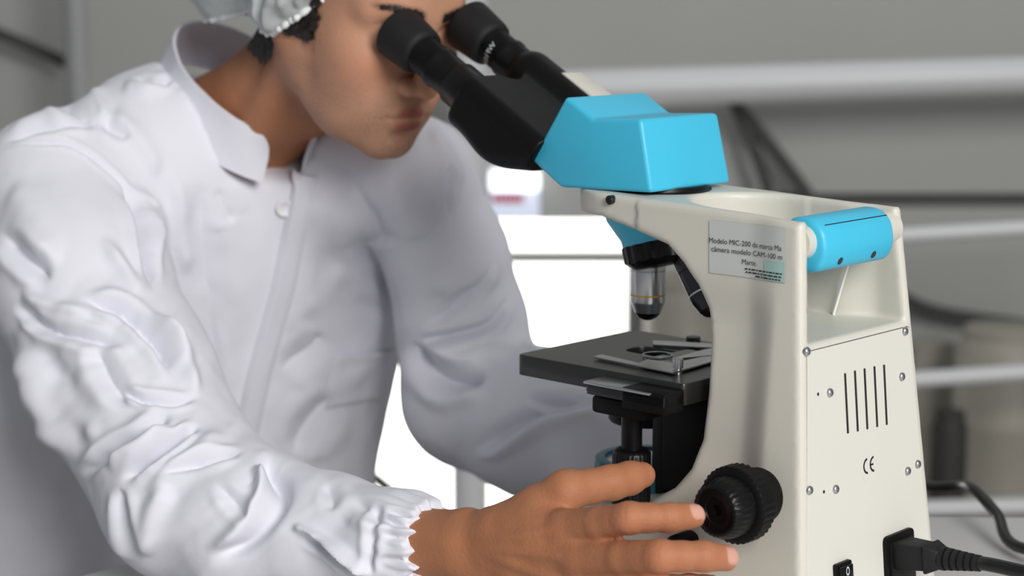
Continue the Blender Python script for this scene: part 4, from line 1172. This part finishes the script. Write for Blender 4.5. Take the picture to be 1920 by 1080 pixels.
def stroke(pts, w, amp, kind='valley', part=None, end=.25):
    """fold drawn on the cloth: w in photograph pixels, amp in modelling units; 'fold' lifts the right-hand side of the line"""
    global DISP
    xs = [p[0] for p in pts]; ys = [p[1] for p in pts]; mg = w * 5
    m = (px_ > min(xs) - mg) & (px_ < max(xs) + mg) & (py_ > min(ys) - mg) & (py_ < max(ys) + mg) & (face > -.1)
    idx = np.nonzero(m)[0]
    if not len(idx): return
    d, s, t = poly_dist(px_[idx], py_[idx], pts)
    te = np.minimum(1, np.minimum(t, 1 - t) / max(end, 1e-3)) if end > 0 else 1.
    te = te * te * (3 - 2 * te) if end > 0 else 1.
    wv = w * (.6 + .4 * np.sin(PI * np.clip(t, 0, 1)) ** .7); x = d / wv; amp = amp * modu[idx]
    if kind == 'ridge': h = np.exp(-x * x)
    elif kind == 'valley': h = -1.1 * np.exp(-1.35 * x) + .45 * np.exp(-((x - 1.7) / .9) ** 2)
    elif kind == 'step': h = np.where(s > 0, np.exp(-np.maximum(x - 1, 0) ** 2 / 16), -.25 * np.exp(-(x / 1.5) ** 2))
    elif kind == 'fold':
        y = s / wv; h = np.where(y > 0, y * np.exp(.5 - .5 * y * y), y * np.exp(.5 - .5 * y * y))
    pw = dict(R=wR, L=wL, T=wT).get(part, wall)[idx]
    DISP[idx] += 1.4 * amp * h * te * fw_[idx] * pw
# near sleeve
S = stroke
S([(-20, 275), (60, 262), (130, 268), (185, 300), (235, 350), (262, 410), (285, 500), (285, 570)], 5, .0030, 'valley')
S([(225, 340), (255, 395), (278, 470), (288, 560)], 12, .0100, 'valley', end=.35)
S([(250, 330), (285, 400), (305, 480)], 16, .0050, 'ridge', end=.4)
S([(280, 590), (320, 640), (355, 700), (372, 745)], 13, .0085, 'ridge', 'R')
S([(150, 560), (230, 585), (290, 640), (335, 715)], 13, .0085, 'valley', 'R')
S([(35, 560), (90, 612), (165, 635), (245, 642)], 13, .0065, 'valley', 'R')
S([(40, 540), (110, 575), (180, 595)], 14, .0060, 'ridge', 'R')
S([(318, 765), (270, 812), (210, 847), (145, 890)], 13, .0105, 'valley', 'R')
S([(322, 792), (262, 838), (205, 890)], 13, .0080, 'ridge', 'R')
S([(372, 795), (312, 838), (226, 910)], 10, .0120, 'valley', 'R')
S([(420, 810), (350, 860), (270, 930)], 20, .0050, 'ridge', 'R')
S([(478, 868), (506, 892), (500, 945), (452, 1005), (385, 1045)], 15, .0095, 'fold', end=.2)
S([(235, 728), (270, 745), (320, 750), (372, 742)], 8, .0060, 'valley', 'R')
S([(300, 895), (380, 866), (455, 848)], 9, .0055, 'valley', 'R')
S([(278, 1045), (288, 965), (318, 905)], 20, .0070, 'ridge', 'R')
S([(222, 915), (234, 985), (262, 1045)], 14, .0075, 'valley', 'R')
S([(400, 905), (440, 950), (470, 975)], 14, .0035, 'valley', 'R')
S([(548, 984), (600, 1006), (650, 1038), (695, 1078)], 9, .0065, 'ridge', 'R', .12)
S([(560, 1008), (620, 1035), (660, 1072)], 9, .0050, 'valley', 'R')
S([(45, 640), (95, 740), (150, 865)], 26, .0070, 'fold', 'R')
S([(100, 525), (50, 480), (5, 430)], 18, .0075, 'valley', 'R')
S([(190, 440), (240, 520), (275, 560)], 16, .0050, 'ridge', 'R')
S([(30, 330), (60, 420), (110, 500)], 30, .0045, 'ridge', 'R')
S([(180, 640), (205, 700), (250, 760)], 22, .0050, 'valley', 'R')
S([(95, 700), (140, 780), (190, 830)], 22, .0045, 'ridge', 'R')
S([(600, 905), (620, 930), (625, 960)], 16, .0025, 'valley', 'R')
S([(660, 935), (700, 960), (735, 980)], 11, .0020, 'valley', 'R'); S([(640, 960), (690, 985), (735, 1000)], 11, .0020, 'ridge', 'R')
for yy in (965, 985, 1005, 1028, 1050, 1072):
    S([(710, yy - 8), (760, yy), (815, yy + 3)], 5, .0020, 'valley', 'R', .3)
S([(706, 945), (700, 1000), (694, 1075)], 10, .0035, 'valley', 'R', .1)
# shoulder
S([(0, 262), (70, 235), (130, 228), (190, 226)], 10, .0050, 'valley')
S([(80, 180), (140, 205), (175, 225)], 14, .0050, 'valley'); S([(170, 160), (190, 190), (198, 230)], 16, .0055, 'ridge')
S([(190, 220), (225, 245), (250, 262)], 10, .0045, 'valley'); S([(215, 200), (245, 240), (280, 285), (300, 330)], 18, .0045, 'ridge')
S([(225, 165), (270, 172), (310, 150)], 16, .0045, 'ridge'); S([(245, 150), (290, 158), (325, 140)], 9, .0040, 'valley')
# front
S([(322, 300), (342, 420), (352, 520)], 18, .0035, 'ridge', 'T'); S([(365, 330), (380, 430), (395, 560), (410, 680)], 30, .0035, 'valley', 'T')
S([(400, 345), (420, 390), (440, 420)], 18, .0025, 'valley', 'T')
S([(600, 330), (585, 450), (560, 560), (545, 660)], 26, .0035, 'ridge', 'T'); S([(650, 300), (690, 400), (735, 500), (760, 560)], 38, .0080, 'valley', 'T')
S([(560, 600), (610, 540), (650, 500)], 22, .0025, 'ridge', 'T'); S([(520, 700), (580, 660), (610, 630)], 22, .0030, 'valley', 'T')
S([(640, 730), (580, 800), (545, 860)], 26, .0050, 'valley', 'T'); S([(700, 560), (690, 640), (640, 740)], 26, .0040, 'ridge', 'T')
S([(400, 600), (400, 700), (415, 790)], 14, .0025, 'valley', 'T')

# far sleeve
S([(850, 300), (846, 350), (838, 410)], 9, .0060, 'valley'); S([(805, 230), (845, 290), (870, 350)], 14, .0030, 'ridge')
S([(780, 640), (850, 630), (920, 605), (962, 560)], 11, .0080, 'valley', 'L', .2); S([(800, 560), (880, 520), (945, 510)], 24, .0060, 'ridge', 'L')
S([(800, 605), (850, 575), (900, 530), (930, 480)], 11, .0050, 'valley', 'L')
S([(772, 640), (800, 690), (850, 716), (915, 715)], 22, .0120, 'valley', 'L', .2); S([(800, 660), (870, 668), (960, 660)], 22, .0060, 'ridge', 'L')
S([(880, 862), (940, 825), (1010, 790), (1090, 768), (1130, 755)], 13, .0080, 'fold', 'L'); S([(980, 750), (1040, 755), (1110, 735)], 12, .0050, 'valley', 'L')
S([(990, 610), (1015, 640), (1030, 665)], 10, .0050, 'valley', 'L')
# small slanting creases of the loose sleeves
uu = (px_ * .80 - py_ * .60); ww = (px_ * .60 + py_ * .80)
an = vnoise(np.stack([uu * .008, ww * .026, np.zeros(len(uu))], 1), 1., 21) + .5 * vnoise(np.stack([uu * .015, ww * .05, np.zeros(len(uu))], 1), 1., 22)
DISP += .0028 * an * wR * fw_ * sstep(430, 640, py_) * (1 - .6 * sstep(640, 740, px_))
u2 = (px_ * .90 + py_ * .43) * 0 + px_ * .94 - py_ * .34; w2 = px_ * .34 + py_ * .94
DISP += .0022 * vnoise(np.stack([u2 * .006, w2 * .018, np.zeros(len(uu))], 1), 1., 23) * wL * fw_
DISP += .0016 * vnoise(np.stack([px_ * .020 + py_ * .006, py_ * .006, np.zeros(len(uu))], 1), 1., 24) * wT * fw_
# loose cloth everywhere, strongest where no fold was drawn
DISP += .0022 * vnoise(VC, 14, 1) * sstep(.2, -.3, face) + .0010 * vnoise(VC, 30, 2) + .0005 * vnoise(VC * np.array([1, 1, .6]), 70, 6)
VC = VC + NC * DISP[:, None]
VC = smooth_mesh(VC, QC, 1, .4)
# gathered cuff edge
qc = VC - SLR[-1]; tq = qc @ cut_n; ed_ = sstep(-.05, -.006, tq) * (dR < .02) * (np.linalg.norm(qc, axis=1) < .09)
e1c, e2c, _ = frame_of(cuff_ax); thc = np.arctan2(qc @ e2c, qc @ e1c)
VC = VC + ed_[:, None] * (cuff_ax * (.0020 * np.sin(thc * 13) + .0010 * np.sin(thc * 23 + 1))[:, None] + NC * (.0016 * np.sin(thc * 19 + 3 * np.sin(thc * 3)))[:, None])
VC[:, 2] = np.where((VC[:, 1] < .577) & (VC[:, 0] < .55) & (VC[:, 2] < .0012) & (VC[:, 2] > -.05), .0012, VC[:, 2])
coat = big_build('lab_coat', W(VC), QC, 'coat', person, 180); coat['label'] = 'white lab coat with stand-up collar'
# stand-up collar: a band round the neck, open at the throat
def collar_pt(th, h):
    """th 0 = throat, positive to the sitter's left; h 0..1 up the band"""
    c_, s_ = math.cos(th), math.sin(th)
    back = (1 - c_) / 2
    k = 1.0 - .10 * h + .05 * (h - .5) ** 2
    base = CN0 + collar_n * -.014
    return base + np.array([1., 0, 0]) * s_ * CRB * k + cf * c_ * CRA * k + collar_n * h * (.046 + .012 * back)
vv = []; nth = 170; nh = 8
ths = np.linspace(math.radians(-22), math.radians(-345), nth)
for i, th in enumerate(ths):
    e = min(i, nth - 1 - i) / 9.0
    top = 1.0 if e >= 1 else math.sqrt(max(1 - (1 - e) ** 2, 0)) * .5 + .5
    for j in range(nh + 1):
        vv.append(collar_pt(th, top * j / nh))
vv = np.array(vv)
ff = [[i * (nh + 1) + j, i * (nh + 1) + j + 1, (i + 1) * (nh + 1) + j + 1, (i + 1) * (nh + 1) + j] for i in range(nth - 1) for j in range(nh)]
Qq = np.array(ff); Nn = vert_normals(vv, Qq)
vv = vv + Nn * (.0015 * vnoise(vv, 25, 4) + .0008 * vnoise(vv, 60, 5))[:, None]
def solid_sheet(v, q, n, th):
    v = np.asarray(v); m = len(v); e = {}
    for f in q:
        for k in range(4):
            a, b = f[k], f[(k + 1) % 4]; key = (min(a, b), max(a, b)); e.setdefault(key, []).append((a, b))
    out = [list(f) for f in q] + [[x + m for x in f[::-1]] for f in q]
    for key, l in e.items():
        if len(l) == 1: a, b = l[0]; out.append([b, a, a + m, b + m])
    return np.concatenate([v + n * th / 2, v - n * th / 2]), out
v, f = solid_sheet(vv, ff, Nn, .0032); build('collar', v, f, 'coat', coat, 60)
# front placket: a flap lying along the opening
mT = np.nonzero((wT > .5) & (face > .1) & (dR > .004))[0]; pxT, pyT, _ = to_px(VC[mT]); NF = vert_normals(VC, QC)[mT]
def coat_at(x, y, n=14):
    d_ = (pxT - x) ** 2 + (pyT - y) ** 2; i_ = np.argpartition(d_, n)[:n]; w_ = 1 / (d_[i_] + 4); w_ /= w_.sum()
    nn_ = (NF[i_] * w_[:, None]).sum(0); nn_ /= np.linalg.norm(nn_)
    p_ = (VC[mT[i_]] * w_[:, None]).sum(0)
    v_ = ray(x, y); o_ = to_loc(_C); dv = to_loc(_C + v_) - o_
    t_ = ((p_ - o_) @ nn_) / (dv @ nn_)
    return o_ + dv * t_, nn_
def sd_front(p): return smin(sd_torso(p), sd_shoulders(p), .035)
def front_hit(x, y):
    v_ = ray(x, y); t = 1.4
    for _ in range(60): t += sd_front(to_loc(_C + v_ * t)[None])[0] * .8
    return to_loc(_C + v_ * t)
pk = [np.array(p, float) for p in ((557, 328), (549, 368), (531, 450), (513, 540), (492, 615), (469, 700), (451, 780), (430, 870))]
pk = spline(pk, 6); vv = []
for i, p in enumerate(pk):
    row = []
    for k, (dx, off) in enumerate(((-8, -.0025), (-2, .0062), (2, .0085), (12, .0070), (24, .0052), (36, .0030), (46, -.004))):
        h_, g = coat_at(p[0] + dx, p[1] + dx * .12)
        row.append(h_ + g * off)
    vv += row
nk = 7; ff = [[i * nk + j, i * nk + j + 1, (i + 1) * nk + j + 1, (i + 1) * nk + j] for i in range(len(pk) - 1) for j in range(nk - 1)]
build('placket', vv, ff, 'coat', coat, 50)
# button half under the front edge
bq, nB = coat_at(533, 389)
v, f = lathe(bq + nB * .001, nB, [(0, .0088), (.0022, .0088), (.0032, .0078), (.003, .0060), (.0022, .005)], 28); build('button', v, f, 'button', coat)

# chest pocket: a patch with its top edge standing a little proud
pq = [np.array(p, float) for p in ((624, 664), (737, 654), (716, 752), (606, 772))]; vv = []; npk = 12
for j in range(npk + 1):
    for i in range(npk + 1):
        u, w_ = i / npk, j / npk
        p = (pq[0] * (1 - u) + pq[1] * u) * (1 - w_) + (pq[3] * (1 - u) + pq[2] * u) * w_
        h_, g = coat_at(p[0], p[1]); edge = (i in (0, npk)) or j == npk
        vv.append(h_ + g * (-.0015 if edge else (.0050 if j <= 1 else .0032)))
ff = [[j * (npk + 1) + i, j * (npk + 1) + i + 1, (j + 1) * (npk + 1) + i + 1, (j + 1) * (npk + 1) + i][::-1] for j in range(npk) for i in range(npk)]
build('chest_pocket', vv, ff, 'coat', coat, 180)

# ---- bouffant cap over hair and ears
CC = np.array([0, .095, .030])
def sd_cap(s):
    a = s.copy(); a[:, 0] = np.abs(a[:, 0])
    d = sd_ell(a, (0, .100, .050), (.088, .118, .100))
    d = smin(d, sd_ell(a, (.074, .100, -.004), (.026, .044, .050)), .02)
    d = smin(d, sd_ell(a, (0, .218, -.020), (.090, .078, .080)), .04)
    return d
na, nr = 260, 46
dirs = []
for i in range(na):
    az = 2 * PI * i / na                        # 0 = forehead, + to the left
    c_ = math.cos(az)
    lowest = np.interp(abs((az + PI) % (2 * PI) - PI) / PI, [0, .2, .29, .40, .50, .60, .72, .86, 1], [25, 12, -7, -26, -39, -40, -38, -35, -33])
    for j in range(nr + 1):
        el = math.radians(90 + (lowest - 90) * (j / nr) ** .9)
        dirs.append((math.sin(az) * math.cos(el), -c_ * math.cos(el), math.sin(el)))
dirs = np.array(dirs); t = np.full(len(dirs), .30)
for _ in range(40): t = t - sd_cap(CC + dirs * t[:, None]) * .9
jj = np.tile(np.arange(nr + 1) / nr, na); azv = np.repeat(np.arange(na) * 2 * PI / na, nr + 1)
pl_ = sstep(.25, .95, jj) * (1 - .3 * sstep(.9, 1, jj))
t = t + pl_ * (.0038 * np.sin(azv * 31 + 2.5 * np.sin(azv * 5)) + .0028 * np.sin(azv * 53 + 2 * np.sin(azv * 7)) * jj) - .014 * sstep(.88, 1., jj)
t = t + .005 * vnoise(dirs, 7, 3) * sstep(0, .3, jj) + .003 * vnoise(dirs, 16, 8)
vc = CC + dirs * t[:, None]
vc = h2m(vc)
fc = [[i * (nr + 1) + j, i * (nr + 1) + j + 1, ((i + 1) % na) * (nr + 1) + j + 1, ((i + 1) % na) * (nr + 1) + j] for i in range(na) for j in range(nr)]
capo = big_build('hair_cap', W(vc), np.array(fc), 'cap_fleece', person, 180); capo['label'] = 'white disposable hair cap with gathered edge'
# gathered elastic hem: a wavy band along the edge
edge = vc.reshape(na, nr + 1, 3)[:, nr]
cen = edge.mean(0); pts = []
for i in range(na * 2):
    p = edge[(i // 2) % na] if i % 2 == 0 else (edge[i // 2] + edge[(i // 2 + 1) % na]) / 2
    pts.append(p + (p - cen) / np.linalg.norm(p - cen) * .0007 * math.sin(i * 1.3))
rr = [.0026 + .0007 * math.sin(i * 1.3) for i in range(na * 2)]
v, f = tube(pts + [pts[0]], rr + [rr[0]], 8, cap=False); build('elastic_hem', v, f, 'cap_band', capo)

# ---- below the table: trousers, shoes and the stool
def sd_trousers(p):
    d = None
    for s in (-1, 1):
        hip = np.array([.09 + s * .09, .90, -.245]); knee = np.array([.09 + s * .12, .46, -.245]); ank = np.array([.09 + s * .12, .44, FLOOR + .10])
        e = sd_chain(p, [hip, knee, ank], [.092, .068, .05], .02); d = e if d is None else smin(d, e, .03)
    return smin(d, sd_ell(p, (.09, .92, -.235), (.19, .14, .10)), .04)
V, Q = surface_net(sd_trousers, (-.16, .34, FLOOR - .01), (.34, 1.10, -.10), .010)
V = V + vert_normals(V, Q) * (.004 * vnoise(V, 22, 3))[:, None]
big_build('trousers', W(V), Q, 'trousers', person, 180)
for s in (-1, 1):
    c = np.array([.09 + s * .12, .40, FLOOR])
    def sd_shoe(p, c=c):
        d = sd_chain(p, [c + [0, .08, .045], c + [0, -.06, .032], c + [0, -.12, .028]], [.042, .042, .036], .02)
        return smax(d, FLOOR + .001 - p[:, 2], .003)
    V, Q = surface_net(sd_shoe, c + [-.07, -.2, -.01], c + [.07, .16, .12], .006); big_build('shoe', W(V), Q, 'shoe', person, 180)
st = thing('stool', 'dark round stool under the seated person', 'stool', W([(.09, .94, FLOOR)])[0])
sc = np.array([.09, .94, FLOOR]); sh = -.345 - FLOOR
v, f = lathe(sc + [0, 0, sh - .05], (0, 0, 1), [(0, .15), (.005, .17), (.04, .172), (.05, .16), (.05, .01)], 48); build('seat', v, f, 'stool_seat', st)
v, f = lathe(sc + [0, 0, .05], (0, 0, 1), [(0, .03), (sh - .1, .025)], 24); build('column', v, f, 'chrome', st)
for k in range(5):
    a_ = 2 * PI * k / 5; e = sc + np.array([.27 * math.cos(a_), .27 * math.sin(a_), .02])
    v, f = tube([sc + [0, 0, .06], e + [0, 0, .015]], [.022, .014], 12); build('foot', v, f, 'dark_metal', st)
    v, f = lathe(e + np.array([0, 0, .0]), (0, 0, 1), [(-.02, .012), (.0, .018), (.015, .012)], 12); build('glide', v, f, 'rubber', st)
